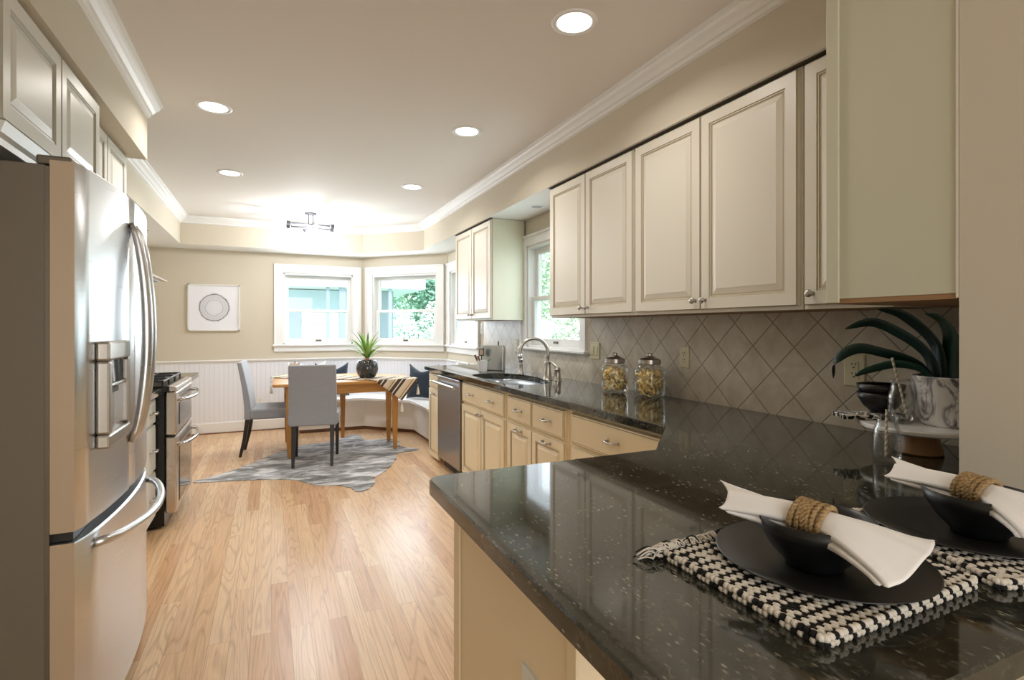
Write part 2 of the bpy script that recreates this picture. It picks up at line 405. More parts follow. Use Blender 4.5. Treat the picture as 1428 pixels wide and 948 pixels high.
def faceM(face, p, q=0):
    """local frame (x right along the front, -y outward, z up) for a cabinet front.
    face '-x': front looks toward -X (right run) ; '+x': front looks toward +X (left run)"""
    if face == '-x':   # local x -> world -Y (seen from the room: far to near), local -y -> world -X
        return Matrix(((0, 1, 0, p), (-1, 0, 0, q), (0, 0, 1, 0), (0, 0, 0, 1)))
    return Matrix(((0, -1, 0, p), (1, 0, 0, q), (0, 0, 1, 0), (0, 0, 0, 1)))

# ------------------------------------------------------------------ room shell
XL, XR, YF, ZC = -1.30, 2.06, 7.465, 2.57
YB = -3.2
CUP, SOFB = 2.255, 2.255
struct(MB().box(-1.5, 2.3, YB-.1, 7.7, -.06, 0).obj('floor', 'floor_oak'))
struct(MB().box(-1.5, 2.3, YB-.1, 7.7, ZC, ZC+.1).obj('ceiling', 'ceiling_paint'))
struct(MB().box(XL-.15, XL, YB, YF+.15, 0, ZC).obj('wall_left', 'wall_paint'))
struct(MB().box(XL, 1.43, YB-.1, YB, 0, ZC).obj('wall_back', 'wall_paint'))
WA, WB = Vector((1.154, YF)), Vector((2.06, 6.56))
def wall_seg(name, p0, p1, openings, z1=ZC, th=.15):
    """p0->p1 with the outside on the left-hand normal; openings (s0,s1,z0,z1)"""
    d = (Vector(p1)-Vector(p0)); L = d.length; d.normalize(); n = Vector((-d.y, d.x))
    M = Matrix(((d.x, n.x, 0, p0[0]), (d.y, n.y, 0, p0[1]), (0, 0, 1, 0), (0, 0, 0, 1)))
    b = MB(); s0 = 0
    for a, c, za, zb in openings:
        b.box(s0, a, 0, th, 0, z1); b.box(a, c, 0, th, 0, za); b.box(a, c, 0, th, zb, z1); s0 = c
    b.box(s0, L, 0, th, 0, z1)
    b.xf(M, 0)
    return struct(b.obj(name, 'wall_paint')), M, L
HEAD, SILL = 2.01, 1.085
W1 = (0.14+1.30, 1.012+1.30)
_, MF, _l = wall_seg('wall_far', (XL, YF), WA, [(W1[0], W1[1], SILL, HEAD)])
LB = (WB-WA).length
_, MBay, _l = wall_seg('wall_bay', WA, WB, [(.15, LB-.145, SILL, HEAD)])
# right wall, walking toward the camera from the bay
W3 = (6.56-6.44, 6.56-5.50); WS = (6.56-4.235, 6.56-3.325)
_, MR, _l = wall_seg('wall_right', WB+Vector((.008, 0)), (XR+.008, .683), [(W3[0], W3[1], SILL, HEAD), (WS[0], WS[1], 1.135, 2.02)])
struct(MB().box(1.43, 2.2, YB, .683, 0, ZC).obj('wall_partition', 'wall_paint'))

# soffits
struct(MB().box(XL, -.64, YB, 3.6, SOFB, ZC, 0).obj('wall_soffit_fridge', ['wall_paint']))
b = MB()
b.prism([(XL, 3.6), (-.936, 3.6), (-.936, 7.03), (XL, YF)], SOFB, ZC, 0, 1)
b.prism([(XL, YF), (-.936, 7.03), (1.08, 7.03), (WA.x, YF)], SOFB, ZC, 0, 1)
b.prism([(1.08, 7.03), (WA.x, YF), (2.06, 6.56), (1.71, 6.40)], SOFB, ZC, 0, 1)
b.prism([(1.71, 6.40), (2.06, 6.56), (2.06, .683), (1.71, .683)], SOFB, ZC, 0, 1)
struct(b.obj('wall_soffit_kitchen', ['wall_paint', 'soffit_white']))
struct(MB().box(1.43, 1.71, .683, 1.0, SOFB, ZC).obj('wall_soffit_near', 'wall_paint'))

def sweep(b, path, prof, mi=0, side=1):
    """prof (out,z) swept along a horizontal polyline with mitres, out = toward side"""
    P_ = [Vector(p) for p in path]; rings = []
    for i, p in enumerate(P_):
        ds = []
        if i > 0: ds.append((P_[i]-P_[i-1]).normalized())
        if i < len(P_)-1: ds.append((P_[i+1]-P_[i]).normalized())
        ns = [Vector((d.y, -d.x))*side for d in ds]
        if len(ns) == 2:
            nn = (ns[0]+ns[1]); nn = nn/(nn.dot(ns[0]))
        else: nn = ns[0]
        rings.append([b.v((p.x+nn.x*o, p.y+nn.y*o, z)) for o, z in prof])
    n = len(prof)
    for a, c in zip(rings, rings[1:]):
        for i in range(n): b.quad([a[i], a[(i+1) % n], c[(i+1) % n], c[i]], mi)
    b.quad(rings[0], mi); b.quad(rings[-1][::-1], mi)
CR = [(0, ZC), (.078, ZC), (.078, ZC-.012), (.066, ZC-.016), (.060, ZC-.028), (.042, ZC-.040), (.028, ZC-.056), (.018, ZC-.060), (.014, ZC-.074), (0, ZC-.080)]
b = MB(); sweep(b, [(-.64, YB), (-.64, 3.60)], CR); struct(b.obj('trim_1', 'white_paint'))
b = MB(); sweep(b, [(-.936, 3.60), (-.936, 7.03), (1.08, 7.03), (1.71, 6.40), (1.71, 1.0)], CR); struct(b.obj('trim_2', 'white_paint'))
# beadboard wainscot, chair rail and baseboard round the bay
RZ = .885
def strip_wall(name, pts, prof, matn, side=1):
    b = MB(); sweep(b, pts, prof, side=side); return struct(b.obj(name, matn))
wp = [(-.95, YF), (WA.x, YF), (2.06, 6.56), (2.06, 5.30)]
b = MB(); L = 0
for p, q in zip(wp, wp[1:]):
    d = Vector(q)-Vector(p); l_ = d.length; n = Vector((d.y, -d.x)).normalized()*.012
    vs = [b.v((p[0]+n.x, p[1]+n.y, .13)), b.v((q[0]+n.x, q[1]+n.y, .13)), b.v((q[0]+n.x, q[1]+n.y, RZ)), b.v((p[0]+n.x, p[1]+n.y, RZ))]
    b.quad(vs, 0, [(L, 0), (L+l_, 0), (L+l_, 1), (L, 1)]); L += l_
wp2 = [(XL, YF), (-.95, YF)]
vs = [b.v((XL, YF-.012, .13)), b.v((-.95, YF-.012, .13)), b.v((-.95, YF-.012, RZ)), b.v((XL, YF-.012, RZ))]
b.quad(vs, 0, [(-.35, 0), (0, 0), (0, 1), (-.35, 1)])
struct(b.obj('wall_wainscot', 'beadboard'))
strip_wall('trim_3', [(XL, YF), (WA.x, YF), (2.06, 6.56), (2.06, 5.30)], [(0, RZ-.02), (.016, RZ-.02), (.018, RZ-.004), (.032, RZ), (.034, RZ+.012), (.026, RZ+.018), (0, RZ+.018)], 'white_paint')
strip_wall('baseboard_far', [(XL, YF), (.3, YF)], [(0, 0), (.022, 0), (.022, .125), (.016, .14), (0, .14)], 'white_paint')
strip_wall('baseboard_shoe', [(XL, YF-.022), (.3, YF-.022)], [(0, 0), (.014, 0), (.012, .010), (0, .014)], 'bench_kick')

# tile backsplash
b = MB()
T0, T1 = XR, XR+.0078
b.box(T0, T1, .69, 5.27, .914, 1.105)
b.box(T0, T1, .69, 3.245, 1.105, 1.375); b.box(T0, T1, 4.315, 5.27, 1.105, 1.375)
struct(b.obj('wall_backsplash', 'tile'))

# ------------------------------------------------------------------ windows
def window(num, M, s0, s1, z0, z1, shade=None, cas=.105, apron=.092):
    r = bpy.data.objects.new('window_%d' % num, None); COL.objects.link(r); r['kind'] = 'structure'; ORG[r.name] = Vector((0, 0, 0))
    b = MB()   # casing with back band, head, stool and apron
    e = .020
    b.box(s0-cas, s0, -e, 0, z0-.004, z1+cas); b.box(s1, s1+cas, -e, 0, z0-.004, z1+cas); b.box(s0, s1, -e, 0, z1, z1+cas)
    b.box(s0-cas-.002, s0-cas+.016, -e-.010, 0, z0-.004, z1+cas); b.box(s1+cas-.016, s1+cas+.002, -e-.010, 0, z0-.004, z1+cas); b.box(s0-cas-.002, s1+cas+.002, -e-.012, 0, z1+cas-.016, z1+cas+.004)
    # jamb liner
    b.box(s0, s0+.022, 0, .13, z0, z1); b.box(s1-.022, s1, 0, .13, z0, z1); b.box(s0, s1, 0, .13, z1-.022, z1); b.box(s0, s1, 0, .15, z0, z0+.02)
    b.xf(M, 0); b.obj('casing', 'white_paint', r, bevel=.002)
    b = MB(); b.box(s0-cas-.018, s1+cas+.018, -.05, .02, z0-.022, z0); b.xf(M, 0); b.obj('sill', 'white_paint', r, bevel=.006)
    b = MB(); b.box(s0-cas, s1+cas, -.022, 0, z0-apron, z0-.022); b.xf(M, 0); b.obj('apron', 'white_paint', r, bevel=.003)
    zm = z0+(z1-z0)*.475
    a0, a1 = s0+.022, s1-.022
    def sash(nm, za, zb, ya, yb, bot, top):
        q = MB(); q.box(a0, a0+.045, ya, yb, za, zb); q.box(a1-.045, a1, ya, yb, za, zb)
        q.box(a0+.045, a1-.045, ya, yb, za, za+bot); q.box(a0+.045, a1-.045, ya, yb, zb-top, zb)
        q.xf(M, 0); so = q.obj(nm, 'white_paint', r, bevel=.003)
        g = MB(); g.box(a0+.04, a1-.04, (ya+yb)/2-.002, (ya+yb)/2+.002, za+bot-.006, zb-top+.006); g.xf(M, 0); g.obj('pane', 'window_glass', so)
        return so
    sash('upper_sash', zm-.018, z1-.022, .075, .108, .034, .05)
    lo = sash('lower_sash', z0+.02, zm+.018, .038, .070, .055, .034)
    q = MB(); sm = (s0+s1)/2; q.box(sm-.035, sm+.035, .030, .038, z0+.038, z0+.056); q.xf(M, 0); q.obj('sash_lift', 'hinge_grey', lo, bevel=.002)
    q = MB(); q.box(sm-.02, sm+.02, .03, .06, zm+.018, zm+.028); q.xf(M, 0); q.obj('sash_lock', 'white_plastic', lo)
    if shade:
        q = MB(); q.tube([(s0+.004, .016, z1-.024), (s1-.004, .016, z1-.024)], .016, 12); q.xf(M, 0)
        so = q.obj('roller_shade', 'shade_grey', smooth='auto'); tag(so, shade[0], 'roller shade', 'roller shades in the bay windows')
        if shade[1]:
            q = MB(); q.box(s0+.012, s1-.012, .014, .018, z1-.04-shade[1], z1-.03); q.box(s0+.012, s1-.012, .010, .022, z1-.055-shade[1], z1-.04-shade[1]); q.xf(M, 0); q.obj('shade_fabric', 'soffit_white', so)
    return r
window(1, MF, W1[0], W1[1], SILL, HEAD, ('grey roller shade rolled up atop the bay window nearest the ring picture', 0))
window(2, MBay, .15, LB-.145, SILL, HEAD, ('grey roller shade rolled up atop the angled bay window behind the plant', 0))
window(3, MR, W3[0], W3[1], SILL, HEAD)
window(4, MR, WS[0], WS[1], 1.135, 2.02, cas=.088, apron=.034)

# ------------------------------------------------------------------ cabinet parts
def door_rings(w_, h_, t_=.020, fr=.062):
    r = []
    def R(i, d): r.append((i, w_-i, i, h_-i, d))
    R(0, 0); R(0, t_-.005); R(.003, t_); R(fr-.010, t_); R(fr-.007, t_-.004); R(fr-.003, t_-.003); R(fr, t_-.0065); R(fr+.005, t_-.0065); R(fr+.026, t_-.001); R(fr+.028, t_)
    return r
def front(b, M, w_, h_, kind='door', fr=.058):
    if kind == 'door':
        rr = door_rings(w_, h_, fr=min(fr, w_*.26)); mi = [0, 1, 0, 1, 0, 1, 1, 0, 0, 0]
    else:
        t_ = .020; rr = [(0, w_, 0, h_, 0), (0, w_, 0, h_, t_-.006), (.004, w_-.004, .004, h_-.004, t_-.003), (.010, w_-.010, .010, h_-.010, t_-.003), (.014, w_-.014, .014, h_-.014, t_)]
        mi = [0, 1, 0, 1, 0]
    b.rects(rr, M, mi)
    b.quad([b.v(M @ Vector(p)) for p in ((0, 0, 0), (0, 0, h_), (w_, 0, h_), (w_, 0, 0))], 0)
def knob(parent, M, x, z, t_=.020):
    b = MB(); b.mark()
    b.lathe([(.0, 0), (.008, 0), (.0055, .004), (.0045, .012), (.011, .016), (.0145, .021), (.0135, .027), (.008, .031), (0, .032)], n=14)
    R = M @ Matrix.Translation((x, -t_, z)) @ Matrix.Rotation(PI/2, 4, 'X'); b.xf(R, 0)
    return b.obj('knob', 'nickel', parent, smooth=True)
def pull(parent, M, x, z, w_=.085, t_=.020, matn='nickel', name='pull'):
    b = MB(); h = w_/2
    pts = smooth_path([(-h, 0, 0), (-h*.97, -.018, 0), (-h*.72, -.027, 0), (0, -.030, -.003), (h*.72, -.027, 0), (h*.97, -.018, 0), (h, 0, 0)], 4)
    b.tube(pts, .0052, 8)
    for sx_ in (-h, h): b.ball((sx_, -.003, 0), (.010, .005, .010), n=10)
    b.ball((-h*.8, -.026, 0), .007); b.ball((h*.8, -.026, 0), .007)
    b.xf(M @ Matrix.Translation((x, -t_, z)), 0)
    return b.obj(name, matn, parent, smooth=True)
def cabinet(name, face, X, ya, yb, z0, z1, depth, doors, label, cat, mats=('cabinet_upper', 'glaze'), group=None, kick=0, endmat=None, bottom=None, hollow=0):
    """X = plane of the face frame (doors stand proud of it). doors: list of (kind, ya, yb, z0, z1, [(hardware, s, z)])
    positions s measured along world Y"""
    sgn = -1 if face == '-x' else 1
    r = thing(name, label, cat, (X, (ya+yb)/2, z0), group=group)
    b = MB()
    back = X-sgn*depth
    if hollow:
        b.box(X, X-sgn*.02, ya+.001, yb-.001, z0+kick, z1); b.box(back+sgn*.01, back, ya+.001, yb-.001, z0+kick, z1)
        b.box(X-sgn*.02, back+sgn*.01, ya+.001, ya+.019, z0+kick, z1 if hollow > 1 else z0+.6); b.box(X-sgn*.02, back+sgn*.01, yb-.019, yb-.001, z0+kick, z1 if hollow > 2 else z0+.6)
        b.box(X-sgn*.02, back+sgn*.01, ya+.019, yb-.019, z0+kick, z0+kick+.018)
    else: b.box(X, back, ya+.001, yb-.001, z0+kick, z1, 0, 2 if bottom else None)
    if kick: b.box(X-sgn*.06, back, ya+.001, yb-.001, z0, z0+kick, 0)
    ms = [endmat or mats[0], mats[1]] + ([bottom] if bottom else [])
    b.obj('body', ms, r, bevel=.0012, seg=1)
    for kd, a, c, za, zb, hw in doors:
        wd, hd = c-a, zb-za
        if face == '-x': M = faceM('-x', X, c) @ Matrix.Translation((0, 0, za))
        else: M = faceM('+x', X, a) @ Matrix.Translation((0, 0, za))
        q = MB(); front(q, M, wd, hd, 'door' if kd == 'door' else 'drawer')
        d = q.obj('door' if kd == 'door' else 'drawer', list(mats), r)
        for h, s, z in hw:
            x = (c-s) if face == '-x' else (s-a)
            if h == 'knob': knob(d, M, x, z-za)
            else: pull(d, M, x, z-za)
    return r

# right-hand upper cabinets (face frame at 1.75, doors proud to 1.73)
XU = 1.75; DU = XR-XU-.004
g = .0025
def up(ya, ym, yb, label, name='upper_cabinet', em=None):
    return cabinet(name, '-x', XU, ya, yb, 1.37, CUP-.004, DU, [
        ('door', ya+.012, ym-g, 1.385, CUP-.016, [('knob', ym-.030, 1.425)]), ('door', ym+g, yb-.012, 1.385, CUP-.016, [('knob', ym+.030, 1.425)])],
        label, 'cabinet', group='cream upper cabinets', bottom='plywood', endmat=em)
up(1.312, 1.798, 2.272, 'cream two-door upper cabinet with the widest doors, nearest the corner panel')
up(2.274, 2.745, 3.205, 'cream two-door upper cabinet right beside the sink window')
up(4.262, 4.745, 5.235, 'cream two-door upper cabinet between sink window and bay window', em='cabinet_end')
cabinet('upper_cabinet', '-x', XU, 1.004, 1.308, 1.37, CUP-.004, DU, [('door', 1.012, 1.296, 1.385, CUP-.016, [('knob', 1.262, 1.425)])],
        'narrow cream upper cabinet half hidden behind the tall flat corner panel', 'cabinet', group='cream upper cabinets', bottom='plywood')
r = thing('corner_cabinet', 'deep cream wall cabinet with plain flat side panel beside the beige wall', 'cabinet', (1.43, .84, 1.375))
MB().box(1.436, XR-.004, .690, 1.000, 1.385, CUP-.004).obj('body', ['cabinet_end'], r)
MB().box(1.437, XR-.006, .692, .999, 1.372, 1.3845).obj('underside', 'plywood', r)
MB().box(1.428, 1.4355, .966, 1.001, 1.374, CUP-.004).obj('stile', 'cabinet_end', r, bevel=.0015)
MB().box(1.430, 1.4355, .684, .6895, 1.374, CUP-.004).obj('stile', 'cabinet_upper', r)
b = MB(); b.box(1.726, 1.752, 1.0, 3.207, CUP-.004, CUP+.004)
b.box(1.726, 1.752, 4.26, 5.237, CUP-.004, CUP+.004); struct(b.obj('trim_4', 'gap_dark'))  # dark strips painted in for the shaded gap between cabinet tops and soffit

# right-hand base run (frame at 1.47, doors proud to 1.45)
XB = 1.47; DB = XR-XB-.004; TOP = .874
BM = ('cabinet_base', 'glaze')
def base(ya, yb, fronts, label, hollow=0):
    return cabinet('base_cabinet', '-x', XB, ya, yb, 0, TOP-.001, DB, fronts, label, 'cabinet', BM, 'cream base cabinets under the sink counter', kick=.09, hollow=hollow)
base(4.882, 5.262, [('drawer', 4.895, 5.23, .715, .850, [('pull', 5.06, .783)]), ('door', 4.895, 5.23, .035, .700, [('pull', 5.06, .660)])],
     'narrow cream base cabinet at the end of the counter beside the bench')
ym = 3.766
base(3.302, 4.230, [('drawer', 3.332, 4.215, .690, .850, [('pull', 3.56, .770), ('pull', 3.98, .770)]),
     ('door', 3.332, ym-g, .10, .672, [('knob', ym-.035, .640)]), ('door', ym+g, 4.215, .10, .672, [('knob', ym+.035, .640)])],
     'cream sink base cabinet with one wide drawer front and two pulls', 1)
base(2.487, 3.300, [('drawer', 2.515, 2.905, .690, .850, [('pull', 2.71, .770)]), ('drawer', 2.913, 3.275, .690, .850, [('pull', 3.094, .770)]),
     ('door', 2.515, 2.905, .10, .672, [('pull', 2.71, .642)]), ('door', 2.913, 3.275, .10, .672, [('pull', 3.094, .642)])],
     'cream base cabinet with two small drawers above two doors, below the tap', 2)
base(1.70, 2.485, [('drawer', 1.715, 2.440, .690, .850, [('pull', 2.06, .770)]), ('door', 1.715, 2.075, .10, .672, [('knob', 2.11, .64)]), ('door', 2.080, 2.440, .10, .672, [('knob', 2.11, .64)])],
     'cream base cabinet with one very wide drawer near the peninsula')

# dishwasher
r = thing('dishwasher', 'stainless steel dishwasher with bar handle between cream base cabinets', 'dishwasher', (1.45, 4.556, 0))
MB().box(1.475, XR-.01, 4.236, 4.876, .10, TOP-.002).obj('tub', 'black_plastic', r)
MB().box(1.436, 1.474, 4.240, 4.872, .095, .858).obj('door', 'steel_dish', r, bevel=.006)
MB().box(1.50, 1.95, 4.24, 4.872, .0, .098).obj('kick_plate', 'black_plastic', r)
b = MB(); b.tube([(1.395, 4.262, .795), (1.395, 4.85, .795)], .011, 12)
for y in (4.285, 4.825): b.tube([(1.395, y, .795), (1.436, y, .795)], .008, 8)
b.obj('handle', 'steel', r, smooth='auto')

# ------------------------------------------------------------------ countertop: sink run + angled corner + peninsula (one slab)
def rounded(pts, radii, n=5):
    out = []
    N = len(pts)
    for i, (p, rd) in enumerate(zip(pts, radii)):
        p = Vector(p)
        if not rd: out.append(tuple(p)); continue
        a = (Vector(pts[i-1])-p).normalized(); c = (Vector(pts[(i+1) % N])-p).normalized()
        p0, p1 = p+a*rd, p+c*rd
        for k_ in range(n+1):
            t_ = k_/n; out.append(tuple(p0*(1-t_)**2+p*2*t_*(1-t_)+p1*t_*t_))
    return out
FX = 1.42
outer = [(FX, 5.30), (XR, 5.30), (XR, .690), (1.428, .690), (1.428, .335), (.37, .335), (.37, 1.365), (1.125, 1.365), (FX, 1.665)]
outer = rounded(outer, [.01, 0, 0, 0, 0, .04, .045, 0, 0])
hole = smooth_path([(1.50, 3.30, 0), (1.66, 3.25, 0), (1.78, 3.30, 0), (1.83, 3.45, 0), (1.90, 3.70, 0), (1.88, 4.00, 0), (1.78, 4.18, 0), (1.62, 4.20, 0), (1.50, 4.10, 0), (1.485, 3.70, 0)], 5, True)
def slab(b, outer, hole, z0, z1, ch=.004):
    def inset(pts, d):
        n = len(pts); a = sum(pts[i][0]*pts[(i+1) % n][1]-pts[(i+1) % n][0]*pts[i][1] for i in range(n)); sg = 1 if a > 0 else -1
        res = []
        for i in range(n):
            p0, p, p1 = Vector(pts[i-1]), Vector(pts[i]), Vector(pts[(i+1) % n])
            e0 = (p-p0).normalized(); e1 = (p1-p).normalized()
            n0 = Vector((-e0.y, e0.x))*sg; n1 = Vector((-e1.y, e1.x))*sg
            m_ = n0+n1; m_ = m_/max(.3, m_.dot(n0)); res.append(tuple(p+m_*d))
        return res
    ti = inset(outer, ch)
    hol = [(p[0], p[1]) for p in hole]
    loops = {}
    def ring(pts, z): return [b.v((x, y, z)) for x, y in pts]
    top = ring(ti, z1); mid = ring(outer, z1-ch); mid2 = ring(outer, z0+ch); bot = ring(ti, z0)
    n = len(outer)
    for A, B in ((bot, mid2), (mid2, mid), (mid, top)):
        for i in range(n): b.quad([A[i], A[(i+1) % n], B[(i+1) % n], B[i]])
    ht = ring(hol, z1); hb = ring(hol, z0); m_ = len(hol)
    for i in range(m_): b.quad([ht[i], ht[(i+1) % m_], hb[(i+1) % m_], hb[i]])
    for O, H in ((top, ht), (bot, hb)):
        es = []
        for R in (O, H):
            for i in range(len(R)):
                e = b.bm.edges.get((R[i], R[(i+1) % len(R)])) or b.bm.edges.new((R[i], R[(i+1) % len(R)])); es.append(e)
        bmesh.ops.triangle_fill(b.bm, use_beauty=True, use_dissolve=False, edges=es)
b = MB(); slab(b, outer, hole, TOP, .914)
tag(b.obj('countertop', 'granite'), 'polished dark granite countertop running along the sink wall and over the peninsula', 'countertop')
# undermount sink
r = thing('sink', 'undermount stainless steel sink set in the dark granite by the window', 'sink', (1.69, 3.72, .70))
b = MB()
hp = [Vector((p[0], p[1])) for p in hole]; cc = Vector((1.69, 3.72)); n = len(hp); rings = []
for f_, z in ((1.05, TOP-.001), (1.005, TOP-.001), (.99, .80), (.96, .72), (.90, .70), (.10, .690)):
    rings.append([b.v((cc.x+(p.x-cc.x)*f_, cc.y+(p.y-cc.y)*f_, z)) for p in hp])
for A, B in zip(rings, rings[1:]):
    for i in range(n): b.quad([A[i], A[(i+1) % n], B[(i+1) % n], B[i]])
b.quad(rings[-1])
b.obj('basin', 'steel_sink', r, smooth=True, solid=.0015)
MB().lathe([(0, .002), (.030, .002), (.042, .004), (.044, 0)], (1.70, 3.74, .6905), 20).obj('drain', 'chrome', r, smooth=True)

# peninsula cabinet
r = thing('peninsula_cabinet', 'plain cream peninsula cabinet carrying the granite in front', 'cabinet', (.9, 1.0, 0))
b = MB(); b.prism([(.442, .725), (1.428, .725), (1.428, .690), (2.05, .690), (2.05, 1.690), (1.478, 1.690), (1.478, 1.65), (1.14, 1.325), (.442, 1.325)], .0, TOP-.001)
b.obj('body', 'cabinet_base', r)
MB().box(.436, .4415, 1.288, 1.332, 0, TOP-.002).obj('corner_stile', 'cabinet_base', r, bevel=.002)
MB().box(.436, .4415, .718, .748, 0, TOP-.002).obj('corner_stile', 'cabinet_base', r, bevel=.002)
b = MB(); b.box(.5, 1.42, .712, .7245, 0, TOP-.002); b.obj('back_panel', 'cabinet_end', r)

def outlet(name, M, label, cat, w_=.072, h_=.118, kind='outlet', matn='cream_plastic', group=None, loc=(0, 0, 0)):
    r = thing(name, label, cat, loc, group=group)
    b = MB(); b.rects([(-w_/2, w_/2, -h_/2, h_/2, 0), (-w_/2, w_/2, -h_/2, h_/2, .004), (-w_/2+.004, w_/2-.004, -h_/2+.004, h_/2-.004, .0065)], M, [0, 0, 0])
    b.obj('plate', matn, r)
    if kind == 'outlet':
        b = MB(); b.rects([(-.017, .017, -.034, .034, .006), (-.017, .017, -.034, .034, .0085)], M, [0, 0]); b.obj('receptacle', matn, r)
        b = MB()
        for zc in (-.018, .018):
            for xo in (-.007, .007): b.rects([(xo-.0016, xo+.0016, zc+.002, zc+.010, .0086), (xo-.0016, xo+.0016, zc+.002, zc+.010, .0092)], M, [0, 0])
            b.rects([(-.003, .003, zc-.010, zc-.004, .0086), (-.003, .003, zc-.010, zc-.004, .0092)], M, [0, 0])
        b.obj('slots', 'slot', r)
    else:
        for xo in ((-.023, .023) if w_ > .1 else (0,)):
            b = MB(); b.rects([(xo-.0165, xo+.0165, -.034, .034, .006), (xo-.0165, xo+.0165, -.034, .034, .0075), (xo-.012, xo+.012, -.030, .030, .0105)], M, [0, 0]); b.obj('rocker', matn, r)
    return r
def onR(y, z): return faceM('-x', XR-.0003, y) @ Matrix.Translation((0, 0, z))
outlet('wall_outlet', onR(2.255, 1.143), 'cream wall outlet on the tiles just right of the pasta jars', 'outlet', loc=(XR, 2.255, 1.143), group='cream outlets on the tiles')
outlet('wall_outlet', onR(1.325, 1.140), 'cream wall outlet on the tiles behind the dark-leaved plant', 'outlet', w_=.082, h_=.125, loc=(XR, 1.325, 1.14), group='cream outlets on the tiles')
outlet('wall_switch', onR(3.135, 1.143), 'cream double switch plate on the tiles beside the sink window', 'switch', w_=.116, kind='switch', loc=(XR, 3.135, 1.143))
outlet('wall_outlet', onR(4.44, 1.135), 'cream wall outlet on the tiles left of the tap', 'outlet', loc=(XR, 4.44, 1.135), group='cream outlets on the tiles')
outlet('wall_switch', faceM('-x', XR+.0078, 5.345) @ Matrix.Translation((0, 0, 1.29)), 'white switch plate on the wall beside the small bay window', 'switch', kind='switch', matn='white_plastic', loc=(XR, 5.345, 1.29))
outlet('wall_outlet', faceM('-x', .4418, .885) @ Matrix.Translation((0, 0, .605)), 'white outlet plate low on the peninsula side panel', 'outlet', matn='white_plastic', kind='outlet', loc=(.4418, .885, .605))
Mo = Matrix.Translation((-.13, YF-.0125, .36))
outlet('wall_outlet', Mo, 'white outlet low on the beadboard wall behind the side chair', 'outlet', matn='white_plastic', loc=(-.13, YF-.0125, .36))

# ------------------------------------------------------------------ refrigerator
FY0, FY1, FYM = 1.90, 2.81, 2.34
r = thing('refrigerator', 'stainless steel french-door refrigerator with bottom freezer drawer and dark sides', 'refrigerator', (-.9, 2.355, 0))
b = MB(); b.box(-1.26, -.578, FY0+.002, FY1-.002, .03, 1.765); b.obj('body', 'fridge_side', r, bevel=.004)
b = MB(); b.box(-1.2, -.60, FY0+.03, FY1-.03, 0.0, .03); b.obj('base', 'black_plastic', r)
def bulge(y): u = (y-2.355)/.455; return -.500+.036*(1-u*u)
def fdoor(ya, yb, z0, z1, nm, curve_bottom=0):
    b = MB(); n = 14; xb = -.568
    ys = [ya+(yb-ya)*i/n for i in range(n+1)]; zs = [z0, z0+.006, z1-.006, z1]
    grid = []
    for j, z in enumerate(zs):
        row = []
        for i, y in enumerate(ys):
            e = .006 if (j in (0, 3)) else 0
            e2 = .012 if i in (0, n) else 0
            row.append(b.v((bulge(y)-max(e, e2 if i in (0, n) else 0), y, z)))
        grid.append(row)
    for j in range(3):
        for i in range(n): b.quad([grid[j][i], grid[j][i+1], grid[j+1][i+1], grid[j+1][i]], 0)
    bk = [b.v((xb, ya, z0)), b.v((xb, yb, z0)), b.v((xb, yb, z1)), b.v((xb, ya, z1))]
    b.quad(bk[::-1], 1)
    b.quad([bk[0], bk[3]]+[grid[j][0] for j in (3, 2, 1, 0)], 1)
    b.quad([bk[1], bk[2]]+[grid[j][n] for j in (3, 2, 1, 0)], 1)
    b.quad([bk[2], bk[3]]+grid[3], 0); b.quad([bk[1], bk[0]]+grid[0], 0)
    return b.obj(nm, ['steel', 'door_edge'], r, smooth='auto', angle=30)
dl = fdoor(FY0, FYM-.002, .722, 1.778, 'door'); dr = fdoor(FYM+.002, FY1, .722, 1.778, 'door'); fz = fdoor(FY0, FY1, .07, .690, 'freezer_drawer')
MB().box(-.578, -.52, FY0+.02, FY1-.02, .692, .720).obj('seal', 'black_plastic', r)
b = MB(); b.box(-.578, -.569, FY0, FY1, .07, 1.76); b.obj('gasket', 'hinge_grey', r)
for yy in (FY0+.03, FY1-.03): MB().box(-.60, -.52, yy-.028, yy+.028, 1.766, 1.792).obj('hinge_cover', 'hinge_grey', r, bevel=.006)
def fh(y, par):
    b = MB(); path = []
    for i in range(25):
        u = i/24; z = .895+.785*u; bow = math.sin(PI*u)
        path.append((bulge(y)+.004+.050*bow**.60, y, z))
    b.tube(path, [.010+.008*math.sin(PI*i/24)**.5 for i in range(25)], 12, flat=1.0)
    return b.obj('handle', 'steel', par, smooth=True)
fh(2.312, dl); fh(2.372, dr)
b = MB(); path = []
for i in range(25):
    u = i/24; y = 1.985+.74*u; path.append((bulge(y)+.002+.075*math.sin(PI*u)**.5, y, .655-.012*math.sin(PI*u)))
b.tube(path, .014, 12); b.obj('handle', 'steel', fz, smooth=True)
